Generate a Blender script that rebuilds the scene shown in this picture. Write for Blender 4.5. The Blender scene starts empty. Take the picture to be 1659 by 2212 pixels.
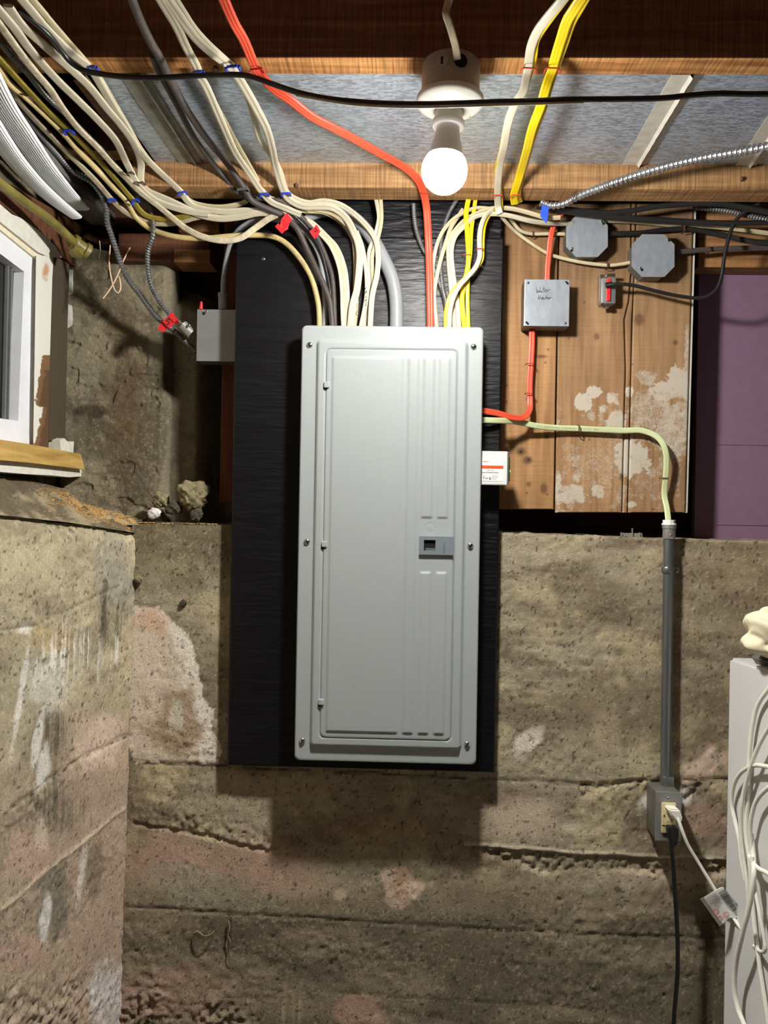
import bpy, bmesh, math, random
import numpy as np
from mathutils import Vector, Matrix
random.seed(7); rng = np.random.RandomState(7)
C = bpy.context.scene.collection
W, H, F = 1659, 2212, 1660.0
CAMZ = 1.45
# ------------------------------------------------------------------ camera
cam_d = bpy.data.cameras.new('camera'); cam = bpy.data.objects.new('camera', cam_d); C.objects.link(cam)
cam_d.sensor_fit = 'VERTICAL'; cam_d.sensor_height = 36.0; cam_d.lens = F / H * 36.0
cam_d.clip_start = 0.02; cam_d.clip_end = 50
YAW, ROLL, PITCH = math.radians(1.6), math.radians(1.0), math.radians(0.0)
R = Matrix.Rotation(YAW, 3, 'Z') @ Matrix.Rotation(math.pi / 2 + PITCH, 3, 'X') @ Matrix.Rotation(ROLL, 3, 'Z')
cam.matrix_world = Matrix.Translation((0, 0, CAMZ)) @ R.to_4x4()
bpy.context.scene.camera = cam
# ------------------------------------------------------------------ world, view, fill light
sc = bpy.context.scene
sc.view_settings.view_transform = 'Standard'; sc.view_settings.look = 'None'
sc.view_settings.gamma = 1.0; sc.view_settings.use_curve_mapping = False
sc.view_settings.exposure = 0.0
wd = bpy.data.worlds.new('world'); sc.world = wd; wd.use_nodes = True
wd.node_tree.nodes['Background'].inputs[0].default_value = (0.55, 0.6, 0.7, 1)
wd.node_tree.nodes['Background'].inputs[1].default_value = 0.004
BULB_LINEAR, BULB_CONST = 560.0, 430.0
# added fill light behind the camera, no real fixture; gives faint frontal light
rl = bpy.data.lights.new('rear_fill', 'AREA'); rl.energy = 0.2; rl.size = 0.5; rl.color = (1.0, 0.93, 0.82)
rlo = bpy.data.objects.new('rear_fill', rl); C.objects.link(rlo)
rlo.location = (0.5, -1.5, 1.9)
rlo.rotation_euler = (math.radians(72), 0, math.radians(10))

RA = np.array(R)
def P(px, py, Y):
    d = R @ Vector(((px - W / 2) / F, -(py - H / 2) / F, -1.0))
    t = Y / d.y
    return Vector((d.x * t, Y, CAMZ + d.z * t))
def PZ(px, py, zr):                       # point at height zr above the lens
    d = R @ Vector(((px - W / 2) / F, -(py - H / 2) / F, -1.0))
    t = zr / d.z
    return Vector((d.x * t, d.y * t, CAMZ + zr))
def PP(px, py, q, n):                     # on a plane through q with normal n
    d = R @ Vector(((px - W / 2) / F, -(py - H / 2) / F, -1.0))
    o = Vector((0, 0, CAMZ)); t = (q - o).dot(n) / d.dot(n)
    return o + d * t
def to_px(xyz):                           # array N,3 -> px,py
    c = (xyz - np.array([0, 0, CAMZ])) @ RA
    z = np.maximum(-c[:, 2], 0.05)
    return c[:, 0] / z * F + W / 2, -c[:, 1] / z * F + H / 2
def X(px, py, Y): return P(px, py, Y).x
def Z(px, py, Y): return P(px, py, Y).z

# ------------------------------------------------------------------ colours and materials
def srgb(r, g, b):
    f = lambda v: (v / 255 / 12.92) if v / 255 <= 0.04045 else ((v / 255 + 0.055) / 1.055) ** 2.4
    return (f(r), f(g), f(b), 1.0)
def _mat(name):
    m = bpy.data.materials.new(name); m.use_nodes = True
    return m, m.node_tree, m.node_tree.nodes['Principled BSDF']
def nd(nt, t, **k):
    n = nt.nodes.new(t)
    for a, b in k.items():
        if a in n.inputs: n.inputs[a].default_value = b
        else: setattr(n, a, b)
    return n
def plain(name, col, rough=0.5, metal=0.0, var=0.12, scale=60, bump=0.0, spec=0.5, stretch=(1, 1, 1), bscale=None):
    m, nt, b = _mat(name)
    b.inputs['Roughness'].default_value = rough; b.inputs['Metallic'].default_value = metal
    b.inputs['Specular IOR Level'].default_value = spec
    tc = nd(nt, 'ShaderNodeTexCoord'); mp = nd(nt, 'ShaderNodeMapping'); mp.inputs['Scale'].default_value = stretch
    nt.links.new(tc.outputs['Object'], mp.inputs[0])
    no = nd(nt, 'ShaderNodeTexNoise'); no.inputs['Scale'].default_value = scale; no.inputs['Detail'].default_value = 5
    nt.links.new(mp.outputs[0], no.inputs[0])
    mx = nd(nt, 'ShaderNodeMix'); mx.data_type = 'RGBA'
    c = col
    mx.inputs['A'].default_value = tuple(max(0, v * (1 - var)) for v in c[:3]) + (1,)
    mx.inputs['B'].default_value = tuple(min(1, v * (1 + var)) for v in c[:3]) + (1,)
    rp = nd(nt, 'ShaderNodeMapRange'); rp.inputs[1].default_value = 0.3; rp.inputs[2].default_value = 0.7
    nt.links.new(no.outputs[0], rp.inputs[0]); nt.links.new(rp.outputs[0], mx.inputs[0])
    nt.links.new(mx.outputs[2], b.inputs['Base Color'])
    if bump:
        bn = nd(nt, 'ShaderNodeBump'); bn.inputs['Strength'].default_value = bump; bn.inputs['Distance'].default_value = 0.002
        src = no
        if bscale:
            src = nd(nt, 'ShaderNodeTexNoise'); src.inputs['Scale'].default_value = bscale; src.inputs['Detail'].default_value = 6
            nt.links.new(mp.outputs[0], src.inputs[0])
        nt.links.new(src.outputs[0], bn.inputs['Height']); nt.links.new(bn.outputs[0], b.inputs['Normal'])
    return m
def wood(name, light, dark, axis='Z', rough=0.7, scale=1.0, vcol=False, saw=0.3, spec=0.3, bump=0.35):
    m, nt, b = _mat(name)
    b.inputs['Roughness'].default_value = rough; b.inputs['Specular IOR Level'].default_value = spec
    tc = nd(nt, 'ShaderNodeTexCoord'); mp = nd(nt, 'ShaderNodeMapping')
    s = [22, 22, 22]; s['XYZ'.index(axis)] = 1.3
    mp.inputs['Scale'].default_value = tuple(v * scale for v in s)
    nt.links.new(tc.outputs['Object'], mp.inputs[0])
    no = nd(nt, 'ShaderNodeTexNoise'); no.inputs['Scale'].default_value = 3.0; no.inputs['Detail'].default_value = 7; no.inputs['Distortion'].default_value = 0.6
    nt.links.new(mp.outputs[0], no.inputs[0])
    rp = nd(nt, 'ShaderNodeMapRange'); rp.inputs[1].default_value = 0.32; rp.inputs[2].default_value = 0.68
    nt.links.new(no.outputs[0], rp.inputs[0])
    mx = nd(nt, 'ShaderNodeMix'); mx.data_type = 'RGBA'; mx.inputs['A'].default_value = dark; mx.inputs['B'].default_value = light
    nt.links.new(rp.outputs[0], mx.inputs[0])
    # saw marks across the grain
    mp2 = nd(nt, 'ShaderNodeMapping'); s2 = [6, 6, 6]; s2['XYZ'.index(axis)] = 170
    mp2.inputs['Scale'].default_value = tuple(s2); mp2.inputs['Rotation'].default_value = (0.05, 0.12, 0.1)
    nt.links.new(tc.outputs['Object'], mp2.inputs[0])
    n2 = nd(nt, 'ShaderNodeTexNoise'); n2.inputs['Scale'].default_value = 1.6; n2.inputs['Detail'].default_value = 3
    nt.links.new(mp2.outputs[0], n2.inputs[0])
    r2 = nd(nt, 'ShaderNodeMapRange'); r2.inputs[1].default_value = 0.35; r2.inputs[2].default_value = 0.65
    r2.inputs[3].default_value = 1 - saw * 0.6; r2.inputs[4].default_value = 1 + saw * 0.25
    nt.links.new(n2.outputs[0], r2.inputs[0])
    ml = nd(nt, 'ShaderNodeVectorMath', operation='SCALE')
    nt.links.new(mx.outputs[2], ml.inputs[0]); nt.links.new(r2.outputs[0], ml.inputs['Scale'])
    out = ml.outputs[0]
    if vcol:
        at = nd(nt, 'ShaderNodeAttribute', attribute_name='tint'); 
        mm = nd(nt, 'ShaderNodeVectorMath', operation='MULTIPLY'); nt.links.new(out, mm.inputs[0]); nt.links.new(at.outputs['Color'], mm.inputs[1])
        at2 = nd(nt, 'ShaderNodeAttribute', attribute_name='plaster')
        nf = nd(nt, 'ShaderNodeTexNoise'); nf.inputs['Scale'].default_value = 260; nf.inputs['Detail'].default_value = 4
        nt.links.new(tc.outputs['Object'], nf.inputs[0])
        ad = nd(nt, 'ShaderNodeMath', operation='ADD'); nt.links.new(at2.outputs['Fac'], ad.inputs[0]); nt.links.new(nf.outputs[0], ad.inputs[1])
        rr = nd(nt, 'ShaderNodeMapRange'); rr.inputs[1].default_value = 0.72; rr.inputs[2].default_value = 1.3; nt.links.new(ad.outputs[0], rr.inputs[0])
        m3 = nd(nt, 'ShaderNodeMix'); m3.data_type = 'RGBA'; m3.inputs['B'].default_value = srgb(188, 178, 160)
        nt.links.new(rr.outputs[0], m3.inputs[0]); nt.links.new(mm.outputs[0], m3.inputs['A']); out = m3.outputs[2]
    nt.links.new(out, b.inputs['Base Color'])
    bn = nd(nt, 'ShaderNodeBump'); bn.inputs['Strength'].default_value = bump; bn.inputs['Distance'].default_value = 0.0015
    ad = nd(nt, 'ShaderNodeMath', operation='ADD'); nt.links.new(no.outputs[0], ad.inputs[0]); nt.links.new(n2.outputs[0], ad.inputs[1])
    nt.links.new(ad.outputs[0], bn.inputs['Height']); nt.links.new(bn.outputs[0], b.inputs['Normal'])
    return m
def concrete_mat():
    m, nt, b = _mat('concrete'); b.inputs['Roughness'].default_value = 0.93; b.inputs['Specular IOR Level'].default_value = 0.15
    tc = nd(nt, 'ShaderNodeTexCoord'); at = nd(nt, 'ShaderNodeAttribute', attribute_name='tint')
    n1 = nd(nt, 'ShaderNodeTexNoise'); n1.inputs['Scale'].default_value = 170; n1.inputs['Detail'].default_value = 8; n1.inputs['Roughness'].default_value = 0.75
    n2 = nd(nt, 'ShaderNodeTexNoise'); n2.inputs['Scale'].default_value = 38; n2.inputs['Detail'].default_value = 6; n2.inputs['Roughness'].default_value = 0.65
    n3 = nd(nt, 'ShaderNodeTexNoise'); n3.inputs['Scale'].default_value = 75; n3.inputs['Detail'].default_value = 2
    for n in (n1, n2, n3): nt.links.new(tc.outputs['Object'], n.inputs[0])
    r1 = nd(nt, 'ShaderNodeMapRange'); r1.inputs[1].default_value = 0.3; r1.inputs[2].default_value = 0.7; r1.inputs[3].default_value = 0.86; r1.inputs[4].default_value = 1.34
    r2 = nd(nt, 'ShaderNodeMapRange'); r2.inputs[1].default_value = 0.3; r2.inputs[2].default_value = 0.7; r2.inputs[3].default_value = 1.03; r2.inputs[4].default_value = 1.30
    r3 = nd(nt, 'ShaderNodeMapRange'); r3.inputs[1].default_value = 0.27; r3.inputs[2].default_value = 0.33; r3.inputs[3].default_value = 0.7; r3.inputs[4].default_value = 1.0
    nt.links.new(n1.outputs[0], r1.inputs[0]); nt.links.new(n2.outputs[0], r2.inputs[0]); nt.links.new(n3.outputs[0], r3.inputs[0])
    a = nd(nt, 'ShaderNodeMath', operation='MULTIPLY'); nt.links.new(r1.outputs[0], a.inputs[0]); nt.links.new(r2.outputs[0], a.inputs[1])
    a2 = nd(nt, 'ShaderNodeMath', operation='MULTIPLY'); nt.links.new(a.outputs[0], a2.inputs[0]); nt.links.new(r3.outputs[0], a2.inputs[1])
    ml = nd(nt, 'ShaderNodeVectorMath', operation='SCALE'); nt.links.new(at.outputs['Color'], ml.inputs[0]); nt.links.new(a2.outputs[0], ml.inputs['Scale'])
    nt.links.new(ml.outputs[0], b.inputs['Base Color'])
    sm = nd(nt, 'ShaderNodeMath', operation='ADD'); nt.links.new(n1.outputs[0], sm.inputs[0]); nt.links.new(r3.outputs[0], sm.inputs[1])
    bn = nd(nt, 'ShaderNodeBump'); bn.inputs['Strength'].default_value = 0.85; bn.inputs['Distance'].default_value = 0.004
    nt.links.new(sm.outputs[0], bn.inputs['Height']); nt.links.new(bn.outputs[0], b.inputs['Normal'])
    return m
def vcol_mat(name, rough, bump=0.0, scale=60, spec=0.4):
    m, nt, b = _mat(name); b.inputs['Roughness'].default_value = rough; b.inputs['Specular IOR Level'].default_value = spec
    at = nd(nt, 'ShaderNodeAttribute', attribute_name='tint'); nt.links.new(at.outputs['Color'], b.inputs['Base Color'])
    if bump:
        tc = nd(nt, 'ShaderNodeTexCoord'); no = nd(nt, 'ShaderNodeTexNoise'); no.inputs['Scale'].default_value = scale; no.inputs['Detail'].default_value = 6
        nt.links.new(tc.outputs['Object'], no.inputs[0])
        bn = nd(nt, 'ShaderNodeBump'); bn.inputs['Strength'].default_value = bump; bn.inputs['Distance'].default_value = 0.002
        nt.links.new(no.outputs[0], bn.inputs['Height']); nt.links.new(bn.outputs[0], b.inputs['Normal'])
    return m
def galv(name, col, lo=0.3, hi=0.5, metal=0.75, scale=26, stretch=(1, 3, 3)):
    m, nt, b = _mat(name); b.inputs['Metallic'].default_value = metal
    tc = nd(nt, 'ShaderNodeTexCoord'); mp = nd(nt, 'ShaderNodeMapping'); mp.inputs['Scale'].default_value = stretch
    nt.links.new(tc.outputs['Object'], mp.inputs[0])
    vo = nd(nt, 'ShaderNodeTexVoronoi'); vo.inputs['Scale'].default_value = scale * 2.2; nt.links.new(mp.outputs[0], vo.inputs[0])
    no = nd(nt, 'ShaderNodeTexNoise'); no.inputs['Scale'].default_value = scale * 2; no.inputs['Detail'].default_value = 6; no.inputs['Distortion'].default_value = 1.2
    nt.links.new(mp.outputs[0], no.inputs[0])
    sp = nd(nt, 'ShaderNodeSeparateColor'); nt.links.new(vo.outputs['Color'], sp.inputs[0])
    ad = nd(nt, 'ShaderNodeMath', operation='ADD'); nt.links.new(sp.outputs[0], ad.inputs[0]); nt.links.new(no.outputs[0], ad.inputs[1])
    rp = nd(nt, 'ShaderNodeMapRange'); rp.inputs[1].default_value = 0.55; rp.inputs[2].default_value = 1.35; rp.inputs[3].default_value = 0.75; rp.inputs[4].default_value = 1.3
    nt.links.new(ad.outputs[0], rp.inputs[0])
    ml = nd(nt, 'ShaderNodeVectorMath', operation='SCALE'); ml.inputs[0].default_value = col[:3]; nt.links.new(rp.outputs[0], ml.inputs['Scale'])
    nt.links.new(ml.outputs[0], b.inputs['Base Color'])
    rr = nd(nt, 'ShaderNodeMapRange'); rr.inputs[1].default_value = 0.5; rr.inputs[2].default_value = 1.4; rr.inputs[3].default_value = lo; rr.inputs[4].default_value = hi
    nt.links.new(ad.outputs[0], rr.inputs[0]); nt.links.new(rr.outputs[0], b.inputs['Roughness'])
    return m
M = dict(
    concrete=concrete_mat(),
    joist_dark=wood('joist_wood', srgb(138, 98, 74), srgb(104, 70, 50), 'X', saw=0.5),
    joist_lit=wood('joist_lit_wood', srgb(206, 152, 92), srgb(150, 98, 52), 'X', saw=0.7),
    strap=wood('strapping_wood', srgb(192, 150, 102), srgb(140, 100, 62), 'X', saw=0.6),
    wood_dark=wood('dark_framing_wood', srgb(110, 70, 46), srgb(66, 40, 26), 'X', saw=0.3),
    wood_red=wood('red_brown_wood', srgb(120, 66, 38), srgb(76, 40, 24), 'Z', saw=0.2),
    beam=wood('beam_wood', srgb(165, 120, 76), srgb(116, 78, 46), 'X', saw=0.2),
    plank=wood('plank_wood', srgb(182, 152, 118), srgb(146, 116, 86), 'Z', vcol=True, saw=0.12),
    sill=wood('sill_wood', srgb(196, 164, 96), srgb(158, 124, 64), 'Y', saw=0.1),
    blackply=plain('black_painted_plywood', srgb(13, 13, 16), 0.38, var=0.35, scale=8, bump=1.0, stretch=(1, 4, 7), bscale=16, spec=0.4),
    panelgrey=plain('grey_enamel', srgb(172, 179, 178), 0.34, var=0.01, spec=0.5),
    chrome=plain('bright_steel', srgb(200, 200, 200), 0.22, 1.0, var=0.1),
    darkhole=plain('dark_recess', srgb(12, 12, 12), 0.9, var=0),
    latch=plain('grey_latch_plastic', srgb(128, 138, 144), 0.4, var=0.03),
    nmwhite=plain('white_cable_jacket', srgb(204, 196, 172), 0.42, var=0.06, scale=30, bump=0.1),
    nmwarm=plain('ivory_cable_jacket', srgb(196, 183, 148), 0.42, var=0.08, scale=30),
    cream=plain('aged_cream_jacket', srgb(200, 178, 124), 0.45, var=0.14, scale=35, bump=0.15),
    dusty=plain('dusty_white_jacket', srgb(200, 188, 160), 0.7, var=0.25, scale=90, bump=0.5),
    grimy=plain('grimy_white_jacket', srgb(178, 164, 136), 0.6, var=0.2, scale=60, bump=0.3),
    orange=plain('orange_cable_jacket', srgb(232, 84, 56), 0.4, var=0.05, scale=20),
    yellow=plain('yellow_cable_jacket', srgb(232, 204, 24), 0.35, var=0.06, scale=20),
    olive=plain('old_yellow_jacket', srgb(140, 124, 40), 0.6, var=0.25, scale=40),
    blackj=plain('black_cable_jacket', srgb(34, 33, 34), 0.38, var=0.1),
    brownj=plain('brown_black_cloth_jacket', srgb(74, 66, 63), 0.55, var=0.2, scale=80, bump=0.3),
    greyj=plain('grey_cable_jacket', srgb(150, 153, 156), 0.4, var=0.05),
    greend=plain('pale_green_jacket', srgb(196, 206, 156), 0.4, var=0.1, scale=12),
    armor=plain('armored_cable_steel', srgb(178, 180, 182), 0.36, 0.85, var=0.12),
    armord=plain('dull_armored_cable', srgb(120, 120, 118), 0.5, 0.6, var=0.25),
    hose=plain('white_ribbed_vinyl', srgb(232, 234, 236), 0.5, var=0.05, scale=40, bump=0.2),
    greyduct=plain('grey_painted_metal', srgb(108, 106, 100), 0.6, var=0.15),
    gas=plain('yellow_painted_pipe', srgb(118, 108, 54), 0.45, var=0.3, scale=30, bump=0.3),
    galv=galv('galvanized_sheet', srgb(170, 182, 194), metal=0.55, scale=44),
    galvbox=plain('galvanized_box_steel', srgb(164, 172, 180), 0.45, 0.5, var=0.12, scale=90, stretch=(1, 1, .4)),
    steelbox=plain('brushed_box_steel', srgb(158, 160, 158), 0.42, 0.65, var=0.08, scale=25),
    sidesteel=plain('shadowed_box_steel', srgb(120, 118, 110), 0.5, 0.6, var=0.15),
    tape=plain('white_duct_tape', srgb(190, 186, 174), 0.55, var=0.1, scale=50, bump=0.4),
    tapeold=plain('old_metal_tape', srgb(132, 132, 122), 0.5, 0.2, var=0.25, scale=30, bump=0.4),
    conduit=plain('zinc_conduit', srgb(128, 132, 134), 0.4, 0.8, var=0.15, scale=14, stretch=(4, 4, .5)),
    castzinc=plain('cast_zinc', srgb(176, 174, 166), 0.45, 0.7, var=0.1),
    blue=plain('blue_staple_plastic', srgb(36, 66, 190), 0.4, var=0.05),
    bluetape=plain('blue_tape', srgb(40, 86, 220), 0.6, var=0.1),
    redst=plain('red_staple', srgb(205, 60, 50), 0.4, var=0.08),
    rust=plain('rusty_staple', srgb(96, 62, 48), 0.6, 0.3, var=0.2),
    redtape=plain('red_tape', srgb(216, 40, 44), 0.45, var=0.06),
    ink=plain('black_ink', srgb(22, 22, 26), 0.6, var=0),
    inkgrey=plain('grey_ink', srgb(120, 120, 120), 0.6, var=0),
    redink=plain('red_ink', srgb(200, 70, 70), 0.6, var=0),
    white=plain('white_plastic', srgb(228, 230, 226), 0.4, var=0.02),
    porcelain=plain('white_porcelain', srgb(232, 230, 222), 0.3, var=0.02),
    boxgrey=plain('grey_ceiling_box', srgb(176, 174, 168), 0.5, var=0.08),
    led=plain('led_housing', srgb(238, 238, 240), 0.4, var=0.02),
    label=plain('white_label', srgb(244, 244, 240), 0.5, var=0),
    orangeband=plain('orange_label_band', srgb(232, 88, 40), 0.5, var=0),
    ivory=plain('ivory_plastic', srgb(222, 210, 160), 0.35, var=0.02),
    cordwhite=plain('white_cord_vinyl', srgb(232, 230, 218), 0.4, var=0.03),
    cordblack=plain('black_cord_rubber', srgb(20, 20, 20), 0.5, var=0.1),
    appliance=plain('appliance_enamel', srgb(206, 206, 204), 0.35, var=0.015, scale=6),
    cloth=plain('cream_cotton', srgb(232, 222, 190), 0.9, var=0.06, scale=60, bump=0.5),
    purple=plain('purple_wall_paint', srgb(120, 92, 112), 0.75, var=0.05, scale=40, bump=0.12),
    upvc=plain('white_window_vinyl', srgb(222, 224, 228), 0.4, var=0.04, scale=20),
    creampaint=plain('cream_window_paint', srgb(218, 208, 182), 0.6, var=0.08, scale=14, stretch=(6, 6, .6)),
    trim=vcol_mat('peeling_trim_paint', 0.7, 0.4, 120),
    plaster=plain('lime_plaster', srgb(206, 204, 192), 0.85, var=0.08, scale=60, bump=0.5),
    glass=plain('night_window_glass', srgb(24, 26, 28), 0.08, var=0.1, spec=0.9),
    floor=plain('floor_concrete', srgb(50, 46, 42), 0.9, var=0.2, scale=8),
    debris=plain('grey_brown_insulation', srgb(128, 118, 88), 0.95, var=0.35, scale=70, bump=1.0),
    dark_debris=plain('dark_rubble', srgb(74, 68, 54), 0.95, var=0.35, scale=60, bump=1.0),
    paper=plain('white_crumpled_paper', srgb(222, 216, 214), 0.9, var=0.1, bump=0.5),
    sawdust=plain('sawdust', srgb(206, 162, 96), 0.95, var=0.25, scale=200),
    copper=plain('bare_cream_wire', srgb(226, 196, 160), 0.5, var=0.05),
    green=plain('green_plastic', srgb(70, 150, 80), 0.3, var=0.1),
)
# emissive globe; its light falls off gently as the phone's exposure blending showed it
def globe_mat():
    m = bpy.data.materials.new('glowing_globe'); m.use_nodes = True; nt = m.node_tree; nt.nodes.clear()
    e = nt.nodes.new('ShaderNodeEmission'); o = nt.nodes.new('ShaderNodeOutputMaterial')
    e.inputs[0].default_value = (1.0, 0.975, 0.93, 1)
    lf = nt.nodes.new('ShaderNodeLightFalloff'); lf.inputs[0].default_value = 1.0; lf.inputs[1].default_value = 0.0
    m1 = nt.nodes.new('ShaderNodeMath'); m1.operation = 'MULTIPLY'; m1.inputs[1].default_value = BULB_LINEAR; nt.links.new(lf.outputs['Linear'], m1.inputs[0])
    m2 = nt.nodes.new('ShaderNodeMath'); m2.operation = 'MULTIPLY_ADD'; m2.inputs[1].default_value = BULB_CONST; nt.links.new(lf.outputs['Constant'], m2.inputs[0]); nt.links.new(m1.outputs[0], m2.inputs[2])
    nt.links.new(m2.outputs[0], e.inputs['Strength']); nt.links.new(e.outputs[0], o.inputs[0])
    return m
M['globe'] = globe_mat()
m, nt, b = _mat('green_led'); b.inputs['Emission Color'].default_value = (0.2, 1, 0.3, 1); b.inputs['Emission Strength'].default_value = 2; M['led_green'] = m

# ------------------------------------------------------------------ mesh helpers
def obj(name, bm, mat, parent=None, smooth=False, mats=None):
    me = bpy.data.meshes.new(name); bm.to_mesh(me); bm.free()
    for mm in (mats or [mat]): me.materials.append(mm)
    if smooth:
        me.shade_smooth()
        try: me.set_sharp_from_angle(angle=math.radians(38))
        except Exception: pass
    o = bpy.data.objects.new(name, me); C.objects.link(o)
    if parent:
        o.parent = parent; o.matrix_parent_inverse = parent.matrix_world.inverted()
    return o
def tag(o, label=None, cat=None, group=None, kind=None):
    if label: o['label'] = label
    if cat: o['category'] = cat
    if group: o['group'] = group
    if kind: o['kind'] = kind
    return o
def thing(name, label, cat, loc=(0, 0, 0), group=None):
    o = bpy.data.objects.new(name, None); C.objects.link(o); o.location = loc; o.empty_display_size = .02
    o.matrix_world = Matrix.Translation(loc)
    return tag(o, label, cat, group)
def struct(o): o['kind'] = 'structure'; return o
def box(bm, x0, x1, y0, y1, z0, z1, bev=0.0, M4=None):
    r = bmesh.ops.create_cube(bm, size=1.0); vs = r['verts']
    for v in vs: v.co = Vector(((x0 + x1) / 2 + v.co.x * (x1 - x0), (y0 + y1) / 2 + v.co.y * (y1 - y0), (z0 + z1) / 2 + v.co.z * (z1 - z0)))
    if bev > 0:
        es = list({e for v in vs for e in v.link_edges})
        rr = bmesh.ops.bevel(bm, geom=es, offset=bev, segments=2, affect='EDGES', profile=.6); vs = rr['verts'] if rr.get('verts') else vs
        vs = list({v for f in rr['faces'] for v in f.verts} | {v for v in vs if v.is_valid})
    if M4 is not None:
        for v in vs: v.co = M4 @ v.co
    return bm
def newbox(*a, **k): return box(bmesh.new(), *a, **k)
def lathe(bm, prof, c, axis=Vector((0, 0, 1)), seg=32, cap=True):
    # prof = list of (radius, distance along axis)
    axis = axis.normalized(); u = axis.orthogonal().normalized(); v = axis.cross(u)
    rings = []
    for r, h in prof:
        rings.append([bm.verts.new(c + axis * h + (u * math.cos(a) + v * math.sin(a)) * r) for a in [2 * math.pi * i / seg for i in range(seg)]])
    for a, b2 in zip(rings, rings[1:]):
        for i in range(seg): bm.faces.new((a[i], a[(i + 1) % seg], b2[(i + 1) % seg], b2[i]))
    if cap:
        bm.faces.new(rings[0][::-1]); bm.faces.new(rings[-1])
    return bm
def cyl(bm, a, b2, r, seg=16, r2=None):
    return lathe(bm, [(r, 0), (r2 if r2 else r, (b2 - a).length)], a, b2 - a, seg)
def prism(bm, pts, off):                 # polygon (Vectors) extruded by off
    a = [bm.verts.new(p) for p in pts]; b2 = [bm.verts.new(p + off) for p in pts]
    bm.faces.new(a); bm.faces.new(b2[::-1]); n = len(a)
    for i in range(n): bm.faces.new((a[i], b2[i], b2[(i + 1) % n], a[(i + 1) % n]))
    bmesh.ops.recalc_face_normals(bm, faces=bm.faces)
    return bm
def catmull(pts, step=0.007):
    P4 = [pts[0] * 2 - pts[1]] + list(pts) + [pts[-1] * 2 - pts[-2]]
    out = []
    for i in range(1, len(P4) - 2):
        p0, p1, p2, p3 = P4[i - 1:i + 3]
        n = max(1, int(math.ceil((p2 - p1).length / step)))
        for k in range(n):
            t = k / n
            out.append(0.5 * ((2 * p1) + (p2 - p0) * t + (2 * p0 - 5 * p1 + 4 * p2 - p3) * t * t + (3 * p1 - p0 - 3 * p2 + p3) * t ** 3))
    out.append(pts[-1].copy())
    return out
def resample(pts, step):
    L = [0]
    for a, b2 in zip(pts, pts[1:]): L.append(L[-1] + (b2 - a).length)
    n = max(2, int(L[-1] / step) + 1); out = []; j = 0
    for k in range(n):
        s = L[-1] * k / (n - 1)
        while j < len(L) - 2 and L[j + 1] < s: j += 1
        d = L[j + 1] - L[j]
        out.append(pts[j].lerp(pts[j + 1], (s - L[j]) / d if d > 1e-9 else 0))
    return out
def profile(kind, w, t):
    out = []
    if kind == 'round':
        for i in range(12):
            a = 2 * math.pi * i / 12; out.append((w / 2 * math.cos(a), w / 2 * math.sin(a)))
        return out
    lobes = {'flat': 0, 'flat2': 2, 'flat3': 3}[kind]
    us = [math.cos(math.pi * i / 14) for i in range(15)]
    top = []
    for u in us:
        h = (1 - abs(u) ** 5) ** 0.5 if abs(u) < 1 else 0
        if lobes: h *= 1 - 0.26 * (0.5 + 0.5 * math.cos(math.pi * (lobes) * (u + 1) / 1.0 * 1.0)) if abs(u) < .85 else 1
        top.append((u * w / 2, h * t / 2))
    return top + [(x, -y) for x, y in reversed(top[1:-1])]
def nref(p):
    k = min(1, max(0, (p.z - (CAMZ + .60)) / .08))
    return Vector((0, -1, -1.6 * k)).normalized()
def sweep(bm, path, prof, nf=nref, armor=None, roll=0.0, twist=None, taper=None):
    rings = []; n = len(path); np_ = len(prof); s = 0; side_prev = None
    for i, p in enumerate(path):
        if i: s += (p - path[i - 1]).length
        t = (path[min(i + 1, n - 1)] - path[max(i - 1, 0)])
        t = t.normalized() if t.length > 1e-9 else Vector((0, 0, 1))
        nn = nf(p); side = t.cross(nn)
        if side.length < 0.25 and side_prev is not None: side = side_prev - t * side_prev.dot(t)
        side.normalize()
        if side_prev is not None:
            if side.dot(side_prev) < 0: side = -side
            side = (side * .35 + side_prev * .65); side = (side - t * side.dot(t)).normalized()
        side_prev = side
        up = side.cross(t).normalized(); sd = side
        ang = roll + (twist(s) if twist else 0)
        if ang: sd, up = side * math.cos(ang) + up * math.sin(ang), up * math.cos(ang) - side * math.sin(ang)
        k = taper(i / (n - 1)) if taper else 1
        ring = []
        for j, (x, y) in enumerate(prof):
            q = k
            if armor: q *= 1 + .20 * math.cos(2 * math.pi * (s / armor - j / np_))
            ring.append(bm.verts.new(p + sd * x * q + up * y * q))
        rings.append(ring)
    for a, b2 in zip(rings, rings[1:]):
        for j in range(np_): bm.faces.new((a[j], a[(j + 1) % np_], b2[(j + 1) % np_], b2[j]))
    bm.faces.new(rings[0][::-1]); bm.faces.new(rings[-1])
    bmesh.ops.recalc_face_normals(bm, faces=bm.faces)
    return bm
def Yc(py, zc=.742):                     # depth of a cable hung at height zc under the joists
    if py < 330: return zc * F / (H / 2 - py)
    y1 = zc * F / (H / 2 - 330)
    if py < 350: return y1 + (py - 330) / 20 * (1.64 - y1)
    if py < 420: return 1.635 + (py - 350) / 70 * .045
    return min(1.735, 1.68 + (py - 420) / 40 * .035)
CABLES = {}
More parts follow.
